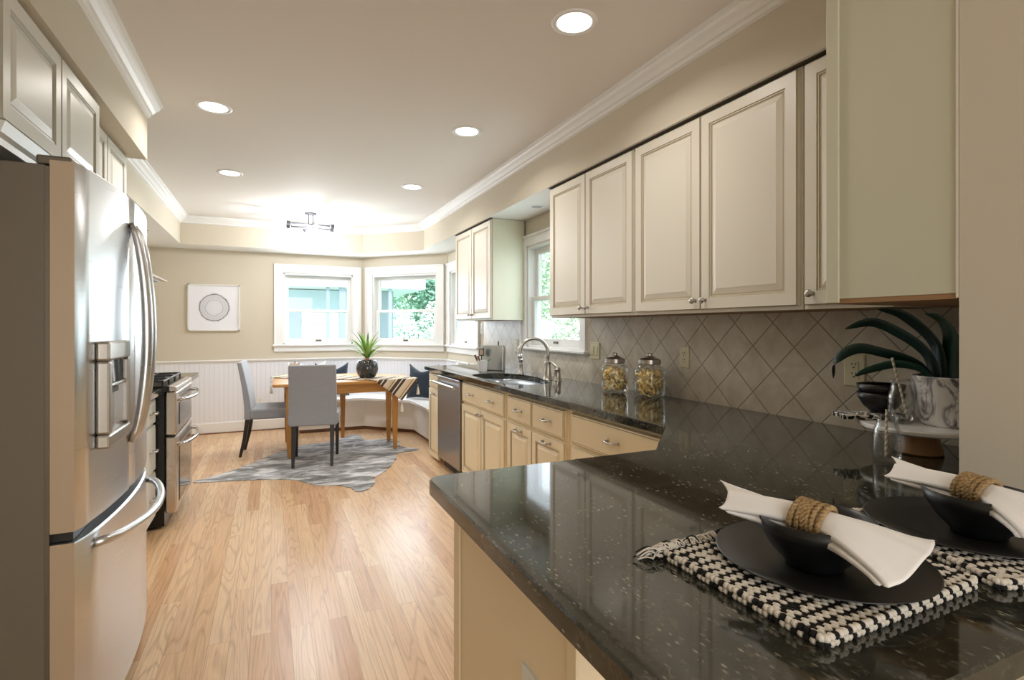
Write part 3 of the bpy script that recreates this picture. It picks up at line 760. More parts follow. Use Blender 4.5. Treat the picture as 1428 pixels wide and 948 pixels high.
# dispenser on the near door
dsp = MB(); D0, D1, Z0, Z1 = 1.992, 2.258, .932, 1.262
X0 = -.466
b = dsp
b.box(X0-.02, X0+.016, D0, D1, Z1-.06, Z1); b.box(X0-.02, X0+.016, D0, D1, Z0, Z0+.045); b.box(X0-.02, X0+.016, D0, D0+.035, Z0+.045, Z1-.06); b.box(X0-.02, X0+.016, D1-.022, D1, Z0+.045, Z1-.06)
b.box(X0-.02, X0+.010, D0+.035, D1-.022, 1.115, 1.130)
dd = b.obj('dispenser', 'dispenser_grey', dl, bevel=.008)
MB().box(X0-.015, X0+.004, D0+.036, D1-.023, 1.131, Z1-.061).obj('display', 'dark_glass', dd)
b = MB(); b.box(X0-.015, X0-.006, D0+.036, D1-.023, Z0+.046, 1.114); b.obj('recess', 'dispenser_grey', dd)
b = MB(); b.box(X0-.006, X0+.004, D0+.060, D0+.068, 1.03, 1.114); b.box(X0-.006, X0+.006, D0+.06, D0+.15, 1.098, 1.114); b.obj('nozzle', 'black_plastic', dd)

# ------------------------------------------------------------------ left side cabinets
CW = ('cabinet_white', 'glaze_light')
r = cabinet('over_fridge_cabinet', '+x', -.68, 1.862, 2.775, 1.815, CUP-.003, .60, [
    ('door', 1.874, 2.316, 1.872, CUP-.014, []), ('door', 2.322, 2.765, 1.872, CUP-.014, [])],
    'cream two-door cabinet directly above the refrigerator', 'cabinet', CW)
b = MB(); sweep(b, [(-.68, 1.862), (-.68, 2.775)], [(0, 1.805), (.006, 1.805), (.010, 1.822), (.020, 1.832), (.026, 1.850), (.030, 1.862), (0, 1.866)]); b.obj('moulding', 'cabinet_white', r)
cabinet('over_fridge_cabinet', '+x', -.68, .94, 1.858, 1.815, CUP-.003, .60, [
    ('door', .952, 1.39, 1.872, CUP-.014, []), ('door', 1.396, 1.846, 1.872, CUP-.014, [])],
    'cream high cabinet cut by the left edge of the picture', 'cabinet', CW)
cabinet('wall_cabinet', '+x', -.745, 2.779, 3.555, 1.40, CUP-.003, .55, [
    ('door', 2.79, 3.165, 1.415, CUP-.014, []), ('door', 3.172, 3.545, 1.415, CUP-.014, [])],
    'cream two-door wall cabinet just past the refrigerator', 'cabinet', CW)
cabinet('wall_cabinet', '+x', -.975, 3.56, 4.20, 1.37, CUP-.003, .32, [('door', 3.575, 4.185, 1.385, CUP-.014, [('knob', 4.15, 1.43)])],
    'cream wall cabinet before the range hood', 'cabinet', CW)
cabinet('wall_cabinet', '+x', -.975, 4.204, 5.34, 1.78, CUP-.003, .32, [
    ('door', 4.215, 4.76, 1.795, CUP-.014, [('knob', 4.72, 1.83)]), ('door', 4.766, 5.33, 1.795, CUP-.014, [('knob', 5.27, 2.10)])],
    'short white cabinet above the range hood', 'cabinet', CW)
# hood
r = thing('range_hood', 'slim stainless steel range hood over the stove', 'range hood', (-1.0, 4.75, 1.64))
b = MB(); pf = [(-1.29, 1.775), (-.93, 1.775), (-.80, 1.700), (-.80, 1.690), (-1.29, 1.690)]
va = [b.v((x, 4.21, z)) for x, z in pf]; vb = [b.v((x, 5.30, z)) for x, z in pf]
for i in range(5): b.quad([va[i], va[(i+1) % 5], vb[(i+1) % 5], vb[i]])
b.quad(va[::-1]); b.quad(vb); b.obj('canopy', 'steel_range', r, bevel=.003)
MB().box(-1.25, -.85, 4.25, 5.26, 1.682, 1.689).obj('filter', 'steel_dish', r)

def leftbase(ya, yb, label, rows):
    fr = [('drawer', ya+.015, yb-.015, a, c, [('pull', yb-.16, (a+c)/2)]) for a, c in rows]
    return cabinet('drawer_cabinet', '+x', -.690, ya, yb, 0, TOP-.001, .59, fr, label, 'cabinet', CW, 'white drawer cabinets beside the stove', kick=.09)
leftbase(2.83, 4.050, 'white drawer cabinet between refrigerator and stove', [(.70, .85), (.40, .685), (.10, .385)])
leftbase(4.806, 5.34, 'white drawer cabinet on the far side of the stove', [(.70, .85), (.40, .685), (.10, .385)])
o = MB().box(-1.295, -.64, 2.83, 4.052, TOP, .914).obj('countertop', 'granite', bevel=.003, loc=(-1, 3.4, TOP)); tag(o, 'short dark countertop between refrigerator and stove', 'countertop')
o = MB().box(-1.295, -.575, 4.804, 5.34, TOP, .914).obj('countertop', 'granite', bevel=.003, loc=(-1, 5, TOP)); tag(o, 'short dark countertop at the far side of the stove', 'countertop')
# range
RY0, RY1 = 4.058, 4.800
r = thing('range', 'stainless steel double-oven gas range with black side and cast iron grates', 'stove', (-.9, 4.43, 0))
MB().box(-1.27, -.628, RY0, RY1, .02, .888).obj('body', 'black_enamel', r)
MB().box(-1.20, -.70, RY0+.03, RY1-.03, .0, .02).obj('base', 'black_plastic', r)
MB().box(-1.275, -.605, RY0-.003, RY1+.002, .889, .925).obj('cooktop', 'black_enamel', r, bevel=.004)
b = MB(); vs1 = [(-.604, .926), (-.563, .918), (-.560, .890), (-.604, .890)]
va = [b.v((x, RY0, z)) for x, z in vs1]; vb = [b.v((x, RY1, z)) for x, z in vs1]
for i in range(4): b.quad([va[i], va[(i+1) % 4], vb[(i+1) % 4], vb[i]])
b.quad(va[::-1]); b.quad(vb); b.obj('control_panel', 'steel_range', r, bevel=.004)
def oven(z0, z1, nm):
    b = MB(); b.box(-.625, -.562, RY0+.006, RY1-.006, z0, z1); d = b.obj(nm, 'steel_range', r, bevel=.010)
    MB().box(-.5615, -.5585, RY0+.12, RY1-.12, z0+.05, z1-.085).obj('glass', 'dark_glass', d, bevel=.001)
    b = MB()
    for row in range(3):
        b.box(-.5618, -.5605, RY0+.11, RY1-.11, z1-.030-row*.015, z1-.024-row*.015)
    b.obj('vent', 'black_plastic', d)
    b = MB(); path = [(-.562, RY0+.05, z1-.055)]
    for i in range(21):
        u = i/20; path.append((-.540+.050*math.sin(PI*u)**.7+.005, RY0+.05+(RY1-RY0-.10)*u, z1-.055))
    path.append((-.562, RY1-.05, z1-.055)); b.tube(path, .012, 10); b.obj('handle', 'chrome', d, smooth=True)
oven(.605, .886, 'upper_oven_door'); oven(.095, .592, 'lower_oven_door')
for gy in (RY0+.02, RY0+.262, RY0+.504):
    b = MB(); xa, xb_, ya, yb = -1.20, -.64, gy, gy+.225; z = .955
    for p, q in (((xa, ya), (xb_, ya)), ((xa, yb), (xb_, yb)), ((xa, ya), (xa, yb)), ((xb_, ya), (xb_, yb)), (((xa+xb_)/2, ya), ((xa+xb_)/2, yb))):
        b.tube([(p[0], p[1], z), (q[0], q[1], z)], .007, 6)
    for cx_ in (xa+.14, xb_-.14):
        b.tube([(cx_, ya, z), (cx_, yb, z)], .006, 6); b.tube([(cx_-.1, (ya+yb)/2, z), (cx_+.1, (ya+yb)/2, z)], .006, 6)
        b.lathe([(0, 0), (.038, 0), (.036, .012), (0, .014)], (cx_, (ya+yb)/2, .926), 14)
    for px in (xa, xb_):
        for py in (ya, yb): b.tube([(px, py, .926), (px, py, z)], .007, 6)
    b.obj('grate', 'cast_iron', r, smooth='auto')

# ------------------------------------------------------------------ ceiling lights
def downlight(x, y, label, z=ZC, lit=True, rad=.082):
    r = thing('recessed_light', label, 'ceiling light', (x, y, z), group='recessed ceiling lights')
    b = MB(); b.lathe([(rad*.86, -.002), (rad, -.006), (rad*1.16, -.004), (rad*1.18, 0)], (x, y, z), 32); b.obj('trim_ring', 'white_paint', r, smooth=True)
    b = MB(); b.lathe([(0, -.001), (rad*.87, -.001), (rad*.87, -.004), (0, -.005)], (x, y, z), 32); b.obj('lens', 'light_lens' if lit else 'shade_grey', r, smooth=True)
    if lit:
        o = light('downlight_glow', 'AREA', (x, y, z-.012), 5.0, (1, .95, .89), shape='DISK', size=.14)
        o.parent = r; o.location = (0, 0, -.012); o.data.spread = math.radians(150)
downlight(-.30, 3.483, 'recessed light in the ceiling left, nearer the fridge')
downlight(-.305, 4.915, 'recessed light in the ceiling left, farther back toward the table')
downlight(1.15, 3.242, 'recessed light in the ceiling right, middle of the right-hand row')
downlight(1.158, 4.727, 'recessed light in the ceiling right, farthest of the right-hand row')
downlight(1.145, 1.899, 'recessed light in the ceiling right, largest and nearest one')
downlight(1.90, 3.72, 'unlit recessed light in the soffit above the sink window', z=SOFB, lit=False, rad=.05)
# sputnik fixture
cx, cy, cz = .40, 6.28, ZC
r = thing('ceiling_fixture', 'grey metal branched ceiling light fixture above the dining table', 'ceiling light', (cx, cy, cz))
MB().lathe([(0, 0), (.062, 0), (.062, -.014), (.056, -.020), (0, -.022)], (cx, cy, cz), 24).obj('canopy', 'fixture_grey', r, smooth='auto')
b = MB(); b.tube([(cx-.022, cy, cz-.02), (cx-.022, cy, cz-.135)], .006, 8); b.tube([(cx+.022, cy, cz-.02), (cx+.022, cy, cz-.19)], .006, 8); b.obj('stem', 'fixture_grey', r, smooth='auto')
for k_, (a, zz, tilt, L) in enumerate(((.25, cz-.125, .03, .22), (-.5, cz-.165, -.10, .23), (1.75, cz-.150, 0, .20))):
    d = Vector((math.cos(a), math.sin(a), tilt)).normalized(); c0 = Vector((cx, cy, zz))
    b = MB(); b.tube([c0-d*L, c0+d*L], .0085, 8); arm = b.obj('arm', 'fixture_grey', r, smooth='auto')
    for sg in (-1, 1):
        e = c0+d*L*sg; q = MB(); q.tube([e-d*sg*.008, e, e+d*sg*.045], [.012, .022, .025], 12); q.obj('socket', 'fixture_grey', arm, smooth='auto')
        q = MB(); q.ball(e+d*sg*.058, (.017, .017, .017), n=12, m_=8); q.obj('bulb', 'bulb', arm, smooth=True)
o = light('fixture_glow', 'POINT', (0, 0, -.26), 34, (.95, .97, 1), shadow_soft_size=.05); o.parent = r; o.location = (0, 0, -.24)

# ------------------------------------------------------------------ picture
r = thing('wall_picture', 'framed abstract charcoal ring drawing on the far beige wall', 'picture', (-.62, YF-.02, 1.53))
px0, px1, pz0, pz1 = -.915, -.355, 1.262, 1.832
b = MB(); yw = YF-.001
for (a, c, za, zb) in ((px0, px0+.016, pz0, pz1), (px1-.016, px1, pz0, pz1), (px0, px1, pz0, pz0+.016), (px0, px1, pz1-.016, pz1)): b.box(a, c, yw-.035, yw, za, zb)
b.obj('frame', 'soffit_white', r, bevel=.001)
b = MB(); ya = yw-.022; vs = [b.v((px0+.015, ya, pz0+.015)), b.v((px1-.015, ya, pz0+.015)), b.v((px1-.015, ya, pz1-.015)), b.v((px0+.015, ya, pz1-.015))]
b.quad(vs, 0, [(0, 0), (1, 0), (1, 1), (0, 1)]); b.obj('artwork', 'ring_art', r)

# ------------------------------------------------------------------ bench
r = thing('window_bench', 'white built-in window bench following the bay under the windows', 'bench', (1.2, 6.9, 0))
frontl = [(.30, 7.0), (1.085, 6.985), (1.60, 6.475), (1.625, 5.28)]
backl = [(2.046, 5.28), (2.046, 6.55), (WA.x-.006, YF-.014), (.30, YF-.024)]
MB().prism(frontl+backl, .045, .378).obj('bench_box', 'white_paint', r)
kk = [(.32, 7.03), (1.10, 7.015), (1.63, 6.50), (1.655, 5.29)]
MB().prism(kk+[(2.04, 5.29), (2.04, 6.55), (WA.x-.01, YF-.03), (.32, YF-.03)], 0, .045).obj('kick', 'bench_kick', r)
sl = [(.27, 6.90), (1.045, 6.89), (1.545, 6.40), (1.56, 5.28)]
MB().prism(sl+backl[:-1]+[(.27, YF-.024)], .380, .418).obj('seat', 'white_paint', r, bevel=.008)

# ------------------------------------------------------------------ dining table
TZ = .748
r = thing('dining_table', 'honey wooden dining table with a clipped far corner under a striped runner', 'table', (.7, 6.1, 0))
top = [(.01, 5.65), (1.44, 5.65), (1.44, 6.22), (1.00, 6.68), (.03, 6.68)]
MB().prism(rounded(top, [.03, .05, .06, .06, .03]), TZ-.030, TZ).obj('tabletop', 'table_wood', r, bevel=.006)
ap = [(.13, 5.71), (1.25, 5.71), (1.27, 5.73), (1.27, 6.30), (1.00, 6.56), (.13, 6.58)]
b = MB(); n = len(ap); th = .022
for i in range(n):
    p, q = Vector(ap[i]), Vector(ap[(i+1) % n]); d = (q-p).normalized(); nn = Vector((-d.y, d.x))*th
    b.prism([tuple(p), tuple(q), tuple(q+nn), tuple(p+nn)], TZ-.125, TZ-.031)
b.obj('apron', 'table_wood', r)
for (lx, ly) in ((.165, 5.735), (1.215, 5.725), (1.225, 6.125), (.770, 6.545), (.165, 6.545)):
    b = MB(); rr = []
    for z, h in ((.0065, .017), (.03, .019), (.35, .026), (.60, .031), (TZ-.031, .031)): rr.append([b.v((lx+a*h, ly+c*h, z)) for a, c in ((-1, -1), (1, -1), (1, 1), (-1, 1))])
    for A, B in zip(rr, rr[1:]):
        for i in range(4): b.quad([A[i], A[(i+1) % 4], B[(i+1) % 4], B[i]])
    b.quad(rr[0][::-1]); b.quad(rr[-1]); b.obj('leg', 'leg_wood', r, bevel=.003)

# table runner: lies over the top, one end falls over the clipped corner, the other off the left end
def grid_cloth(b, rows, us, th=.003):
    """rows: list of (list of points across); us: arclength per row"""
    V = [[b.v(p) for p in row] for row in rows]
    for i in range(len(V)-1):
        for j in range(len(V[0])-1):
            b.quad([V[i][j], V[i][j+1], V[i+1][j+1], V[i+1][j]], 0, [(us[i], j), (us[i], j+1), (us[i+1], j+1), (us[i+1], j)])
r = thing('table_runner', 'cream and dark striped table runner with tassels draped along the table', 'table runner', (.7, 6.0, TZ))
rd = Vector((math.cos(-.66), math.sin(-.66))); rp = Vector((-rd.y, rd.x)); A0 = Vector((.965, 5.65)); RW = .40
ex0, ex1, ey0, ey1 = .004, 1.448, 5.642, 6.688
def fold(x, y):
    ov = [(ex0-x, 'x'), (x-ex1, 'x'), (ey0-y, 'y'), (y-ey1, 'y')]
    d = max(o_[0] for o_ in ov); z = TZ+.006
    x2, y2 = min(max(x, ex0-.004), ex1+.004), min(max(y, ey0-.004), ey1+.004)
    if d > 0: z -= d
    return (x2, y2, z)
rows, us = [], []
S0, S1 = -1.30, .385
for i in range(121):
    s_c = S0+(S1-S0)*i/120
    row = []
    for j in range(29):
        q = A0+rd*s_c+rp*(RW*j/28)
        p = fold(q.x, q.y)
        w_ = .0016*math.sin(i*.35+j*.2)
        row.append((p[0], p[1]-(abs(w_) if p[2] < TZ else 0), p[2]+(abs(w_) if p[2] > TZ else 0)))
    rows.append(row); us.append(s_c)
b = MB(); grid_cloth(b, rows, us); b.obj('cloth', 'runner_cloth', r, smooth='auto', solid=.004, angle=60)
def corner(s_c, j): q = A0+rd*s_c+rp*(RW*j); return fold(q.x, q.y)
def tassel(p, parent, L=.085):
    b = MB(); p = Vector(p)
    b.tube([p, p-Vector((0, 0, .035))], .0025, 5); b.ball(p-Vector((0, 0, .04)), .011, n=10)
    b.lathe([(.006, -.04), (.012, -.05), (.017, -.05-L*.6), (.019, -.05-L), (0, -.05-L)], p, 12)
    return b.obj('tassel', 'tassel', parent, smooth='auto')
for sc_, jj in ((S1, 0), (S1, 1), (S0, 0), (S0, 1)):
    cp = corner(sc_, jj); tassel((cp[0]+(.012 if jj and sc_ > 0 else 0), cp[1]-.008, cp[2]-.004), r, .06)

# ------------------------------------------------------------------ dining chairs
def chair():
    r = thing('dining_chair', 'x', 'chair', (0, 0, 0), group='grey upholstered dining chairs')
    W = .215
    # local: seat faces +Y, rear at y=0
    b = MB(); prof = []
    N = 12
    rowsF, rowsB = [], []
    for i in range(N+1):
        u = i/N; z = .375+.575*u; yb_ = -.005-.085*max(0, u-.15)**1.5; th = .065-.022*u
        ww = W-.006*u
        rowsB.append((z, yb_, ww)); rowsF.append((z, yb_+th, ww))
    vB = [[b.v((sx*ww, y, z)) for sx in (-1, -.5, 0, .5, 1)] for z, y, ww in rowsB]; vF = [[b.v((sx*ww, y, z)) for sx in (-1, -.5, 0, .5, 1)] for z, y, ww in rowsF]
    for i in range(N):
        for j in range(4):
            b.quad([vB[i][j], vB[i][j+1], vB[i+1][j+1], vB[i+1][j]]); b.quad([vF[i][j], vF[i+1][j], vF[i+1][j+1], vF[i][j+1]])
        b.quad([vB[i][0], vB[i+1][0], vF[i+1][0], vF[i][0]]); b.quad([vB[i][4], vF[i][4], vF[i+1][4], vB[i+1][4]])
    for j in range(4):
        b.quad([vB[0][j], vF[0][j], vF[0][j+1], vB[0][j+1]]); b.quad([vB[N][j], vB[N][j+1], vF[N][j+1], vF[N][j]])
    b.obj('backrest', 'grey_linen', r, smooth='auto', bevel=.012, seg=3, local=True)
    b = MB(); b.box(-W-.014, W+.014, .055, .465, .375, .485)
    b.bm.verts.ensure_lookup_table()
    b.obj('seat', 'grey_linen', r, bevel=.022, seg=3, smooth='auto', local=True)
    for sx in (-1, 1):
        b = MB(); rr = []
        for z, y, h in ((0, -.045, .013), (.18, -.005, .017), (.374, .022, .020)): rr.append([b.v((sx*(W-.045)+a*h, y+c*h, z)) for a, c in ((-1, -1), (1, -1), (1, 1), (-1, 1))])
        for A, B in zip(rr, rr[1:]):
            for i in range(4): b.quad([A[i], A[(i+1) % 4], B[(i+1) % 4], B[i]])
        b.quad(rr[0][::-1]); b.quad(rr[-1]); b.obj('leg', 'chair_leg', r, bevel=.002, local=True)
        b = MB(); rr = []
        for z, h in ((0, .013), (.374, .020)): rr.append([b.v((sx*(W-.020)+a*h, .43+c*h, z)) for a, c in ((-1, -1), (1, -1), (1, 1), (-1, 1))])
        for i in range(4): b.quad([rr[0][i], rr[0][(i+1) % 4], rr[1][(i+1) % 4], rr[1][i]])
        b.quad(rr[0][::-1]); b.quad(rr[1]); b.obj('leg', 'chair_leg', r, bevel=.002, local=True)
    return r
c1 = chair(); c1.location = (.358, 5.310, .0065); c1.rotation_euler.z = math.radians(-9)
c1['label'] = 'grey upholstered dining chair seen from behind, standing on the cowhide rug'
c2 = copy_tree(c1); c2.location = (-.222, 6.135, .0065); c2.rotation_euler.z = math.radians(-95)
c2['label'] = 'grey upholstered dining chair seen from the side at the left end of the table'

# ------------------------------------------------------------------ cowhide rug
out = [(-.60, 5.17), (-.447, 5.319), (-.232, 5.563), (.0, 5.95), (.15, 6.16), (.35, 6.32), (.62, 6.36), (.80, 6.60), (.97, 6.62), (.99, 6.30), (1.27, 6.24), (1.33, 6.02), (1.291, 5.80), (1.43, 5.62), (1.40, 5.54), (1.20, 5.50), (1.12, 5.25),
       (1.025, 5.02), (.90, 4.80), (.813, 4.68), (.79, 4.52), (.711, 4.37), (.62, 4.34), (.59, 4.46), (.50, 4.58), (.336, 4.66), (.20, 4.88), (.011, 4.99), (-.185, 5.06), (-.33, 5.10)]
pts = smooth_path([(x, y, 0) for x, y in out], 5, True)
pts = [(p.x+.006*math.sin(i*2.3), p.y+.006*math.cos(i*3.1)) for i, p in enumerate(pts)]
b = MB(); b.prism(pts, .0005, .0055); b.obj('cowhide_rug', 'cowhide', loc=(.45, 5.5, 0))
o = bpy.data.objects['cowhide_rug']; tag(o, 'grey and white cowhide rug on the oak floor under the dining table', 'rug')
# pale spine streak as its own dyed hair band
sp_ = smooth_path([(.13, 4.93, 0), (.40, 5.28, 0), (.62, 5.60, 0), (.80, 5.95, 0), (.90, 6.30, 0)], 6)
b = MB(); n = len(sp_)
A = []
for i, p in enumerate(sp_):
    d = (sp_[min(i+1, n-1)]-sp_[max(i-1, 0)]).normalized(); nn = Vector((-d.y, d.x, 0))*(.013*(1-abs(2*i/(n-1)-1)**3)+.002)
    A.append((b.v(p+nn+Vector((0, 0, .0062))), b.v(p-nn+Vector((0, 0, .0062)))))
for p, q in zip(A, A[1:]): b.quad([p[0], p[1], q[1], q[0]])
mat('hide_pale', 'BDBDBB', .85)
so = b.obj('spine_stripe', 'hide_pale', o)

# ------------------------------------------------------------------ leafy ribbons
def leaf(b, base, az, L, wd, up0, droop, mi=0, n=14, twist=0, tip=.02, fold=.25):
    p = Vector(base); el = up0; pts = []
    for i in range(n+1):
        pts.append((p.copy(), el)); p = p+Vector((math.cos(az)*math.cos(el), math.sin(az)*math.cos(el), math.sin(el)))*(L/n); el -= droop/n*(.5+1.2*i/n)
    V = []
    for i, (p, e) in enumerate(pts):
        u = i/n; ww = wd*(.55+.45*min(1, u*3))*(1-max(0, (u-.45)/.55)**1.8)+.0006
        tw = twist*u
        side = Vector((-math.sin(az), math.cos(az), 0)); nrm = Vector((-math.cos(az)*math.sin(e), -math.sin(az)*math.sin(e), math.cos(e)))
        s2 = side*math.cos(tw)+nrm*math.sin(tw); n2 = nrm*math.cos(tw)-side*math.sin(tw)
        V.append([b.v(p-s2*ww+n2*ww*fold), b.v(p), b.v(p+s2*ww+n2*ww*fold)])
    for A_, B_ in zip(V, V[1:]):
        for j in range(2): b.quad([A_[j], A_[j+1], B_[j+1], B_[j]], mi)

# plant on dining table
px, py = .955, 5.93
r = thing('potted_plant', 'spiky green plant in a glossy dark pot on the dining table', 'plant', (px, py, TZ+.010))
z = TZ+.011
MB().lathe([(0, 0), (.070, 0), (.088, .012), (.112, .06), (.118, .105), (.108, .150), (.096, .185), (.090, .190), (.086, .185), (.098, .145), (.10, .10), (0, .09)], (px, py, z), 32).obj('pot', 'glazed_pot', r, smooth=True)
MB().lathe([(.0, .160), (.095, .158)], (px, py, z), 24).obj('soil', 'soil', r)
b = MB(); b.lathe([(.022, .155), (.026, .19), (.020, .225), (0, .235)], (px, py, z), 12); b.obj('stem', 'kraft', r, smooth=True)
for i in range(30):
    a = i*2.399+random.uniform(-.2, .2); k_ = i/30
    b = MB(); leaf(b, (px, py, z+.20), a, .29+.10*random.random(), .0135, 1.45-.95*k_+random.uniform(-.08, .08), .55+.5*k_, n=10)
    b.obj('leaf', ['leaf_mid' if i % 3 else 'leaf_light', 'leaf_light', 'leaf_pale'][0] if i % 5 else 'leaf_pale', r, smooth=True)

# glass vase, box and tray at the left end of the table
vx, vy = .225, 6.19
r = thing('glass_vase', 'clear glass pitcher filled with tan pieces behind the chair on the table', 'vase', (vx, vy, TZ+.010))
MB().lathe([(0, .0), (.048, .0), (.050, .01), (.050, .12), (.060, .155), (.068, .165), (.065, .165), (.056, .152), (.046, .12), (.046, .012), (0, .012)], (vx, vy, TZ+.010), 24).obj('glass', 'clear_glass', r, smooth=True)
MB().lathe([(0, .013), (.044, .013), (.045, .10), (.05, .145), (0, .148)], (vx, vy, TZ+.010), 20).obj('filling', 'kraft', r, smooth=True)
r = thing('wooden_box', 'small tan wooden box with a black handled lid beside the glass pitcher', 'box', (.36, 6.30, TZ+.010))
b = MB(); b.box(.30, .46, 6.25, 6.36, TZ+.011, TZ+.095); b.obj('box_body', 'kraft', r, bevel=.004)
b = MB(); b.tube(smooth_path([(.335, 6.27, TZ+.125), (.36, 6.28, TZ+.120), (.42, 6.30, TZ+.106), (.452, 6.31, TZ+.100)], 4), .006, 8); b.obj('handle', 'black_plastic', r, smooth=True)

# ------------------------------------------------------------------ pillows
def pillow(name, c, w_, h_, th, rz, lean, matn, label, chop=0.0, group=None):
    r_ = MB(); n = 14
    def P_(u, v, s):
        e = max(0, (1-abs(u)**2.6))*max(0, (1-abs(v)**2.6)); k_ = 1-.10*(1-abs(v)**2)*abs(u)**3
        k2 = 1-.10*(1-abs(u)**2)*abs(v)**3
        z = v*h_/2*k2-(chop*h_*max(0, v)**2*(1-abs(u)**1.3) if chop else 0)
        return Vector((u*w_/2*k_, s*th/2*e**.55, z))
    M = Matrix.Translation(c) @ Matrix.Rotation(rz, 4, 'Z') @ Matrix.Rotation(lean, 4, 'X') @ Matrix.Translation((0, 0, h_/2))
    for s_ in (-1, 1):
        G = [[r_.v(M @ P_(-1+2*i/n, -1+2*j/n, s_)) for i in range(n+1)] for j in range(n+1)]
        for j in range(n):
            for i in range(n): r_.quad([G[j][i], G[j][i+1], G[j+1][i+1], G[j+1][i]])
    bmesh.ops.remove_doubles(r_.bm, verts=r_.bm.verts[:], dist=.0008)
    o = r_.obj(name, matn, smooth=True, loc=c); tag(o, label, 'pillow', group); return o
G_ = 'throw pillows on the window bench'
pillow('throw_pillow', (1.68, 6.43, .419), .42, .44, .15, -PI/4, -.20, 'navy_cloth', 'dark navy throw pillow on the bench at the right end of the table', .20, G_)
pillow('throw_pillow', (.72, 7.17, .419), .42, .44, .11, .03, -.17, 'navy_cloth', 'dark navy throw pillow on the bench between chair back and potted plant', .20, G_)
pillow('throw_pillow', (.47, 7.34, .419), .40, .46, .07, .05, -.14, 'sketch_cloth', 'white throw pillow mostly hidden behind the chair back', .12, G_)
pillow('throw_pillow', (1.93, 5.78, .419), .46, .50, .12, -PI/2, -.14, 'sketch_cloth', 'white patterned throw pillow on the bench showing above the counter end', .05, G_)

# ------------------------------------------------------------------ counter objects: tap etc.
C = .914
r = thing('faucet', 'brushed nickel gooseneck kitchen tap behind the sink', 'faucet', (1.87, 3.48, C))
MB().lathe([(0, 0), (.036, 0), (.036, .006), (.031, .012), (.028, .04), (.020, .10), (.022, .125), (.027, .130), (.025, .138), (0, .140)], (1.87, 3.48, C+.0005), 20).obj('base', 'nickel', r, smooth='auto')
p0 = Vector((1.87, 3.48, C+.13)); path = [p0, p0+Vector((0, 0, .06))]
for i in range(17):
    a = PI*i/16; path.append(Vector((1.77+.10*math.cos(a), 3.48+.035*(1-math.cos(a))*.9, C+.205+.105*math.sin(a))))
path.append(path[-1]+Vector((0, 0, -.02)))
b = MB(); b.tube(path, .0130, 12); b.obj('spout', 'nickel', r, smooth=True)
e = path[-1]; b = MB(); b.lathe([(0, 0), (.014, 0), (.017, .012), (.014, .035), (0, .036)], (e.x, e.y, e.z-.022), 14); b.obj('nozzle', 'chrome', r, smooth=True)
MB().lathe([(0, 0), (.031, 0), (.031, .006), (.027, .012), (.022, .075), (.025, .082), (.016, .098), (0, .100)], (1.905, 3.395, C+.0005), 18).obj('handle_base', 'nickel', r, smooth='auto')
b = MB(); b.tube(smooth_path([(1.905, 3.395, C+.095), (1.89, 3.43, C+.122), (1.885, 3.47, C+.132)], 4), [.009, .009, .008, .008, .008, .008, .007, .007, .007], 8); b.obj('lever', 'nickel', r, smooth=True)
r = thing('soap_dispenser', 'small nickel soap pump beside the sink', 'soap dispenser', (1.915, 4.04, C))
MB().lathe([(0, 0), (.026, 0), (.024, .01), (.016, .02), (.013, .06), (.016, .075), (.014, .09), (0, .092)], (1.915, 4.04, C+.0005), 16).obj('body', 'nickel', r, smooth='auto')
MB().lathe([(0, .092), (.010, .092), (.020, .105), (.022, .12), (.012, .130), (0, .131)], (1.915, 4.04, C), 16).obj('head', 'chrome', r, smooth='auto')
# utensil cup
r = thing('utensil_cup', 'white tapered cup holding dark wooden utensils by the sink', 'cup', (1.71, 4.40, C))
MB().lathe([(0, .001), (.036, .001), (.050, .098), (.047, .098), (.034, .006), (0, .006)], (1.71, 4.40, C), 24).obj('cup', 'white_plastic', r, smooth='auto')
tag(MB().tube([(1.70, 4.405, C+.012), (1.655, 4.45, C+.145)], [.006, .010], 8).obj('wooden_utensil', 'utensil_wood', loc=(1.70, 4.405, C+.01), smooth='auto'), 'dark wooden utensil leaning out of the white cup', 'utensil', 'utensils in the white cup')
tag(MB().tube([(1.715, 4.385, C+.012), (1.675, 4.43, C+.135)], [.005, .009], 8).obj('wooden_utensil', 'utensil_wood', loc=(1.70, 4.385, C+.01), smooth='auto'), 'dark wooden utensil leaning out of the white cup', 'utensil', 'utensils in the white cup')
b = MB()
for i in range(9): leaf(b, (1.735, 4.375, C+.07), -.9+i*.4, .075, .008, 1.2-.1*i, 1.6, n=6)
tag(b.obj('herb_sprig', 'leaf_mid', loc=(1.735, 4.375, C+.06), smooth=True), 'small green sprig tucked into the white cup', 'sprig')
# metal tray standing on edge
r = thing('metal_tray', 'upright brushed metal tray with rounded corners leaning toward the tiles', 'tray', (1.85, 4.50, C))
b = MB(); s2 = rounded([(-.125, 0), (.125, 0), (.125, .225), (-.125, .225)], [.005, .005, .035, .012])
Mt = Matrix.Translation((1.845, 4.50, C+.002)) @ Matrix.Rotation(-math.radians(58), 4, 'Z') @ Matrix.Rotation(-.06, 4, 'X')
lo = [b.v((x, -.022, z)) for x, z in s2]; hi = [b.v((x, .022, z)) for x, z in s2]; n = len(s2)
b.quad(lo); b.quad(hi[::-1])
for i in range(n): b.quad([lo[i], lo[(i+1) % n], hi[(i+1) % n], hi[i]])
b.xf(Mt, 0); b.obj('body', 'steel', r, bevel=.005, smooth='auto')
b = MB(); b.tube([(.055, 0, .222), (.055, 0, .262)], .006, 8); b.xf(Mt, 0); b.obj('stem', 'black_plastic', r)
r = thing('small_frame', 'tiny dark-framed card standing behind the utensil cup', 'card', (1.80, 4.60, C))
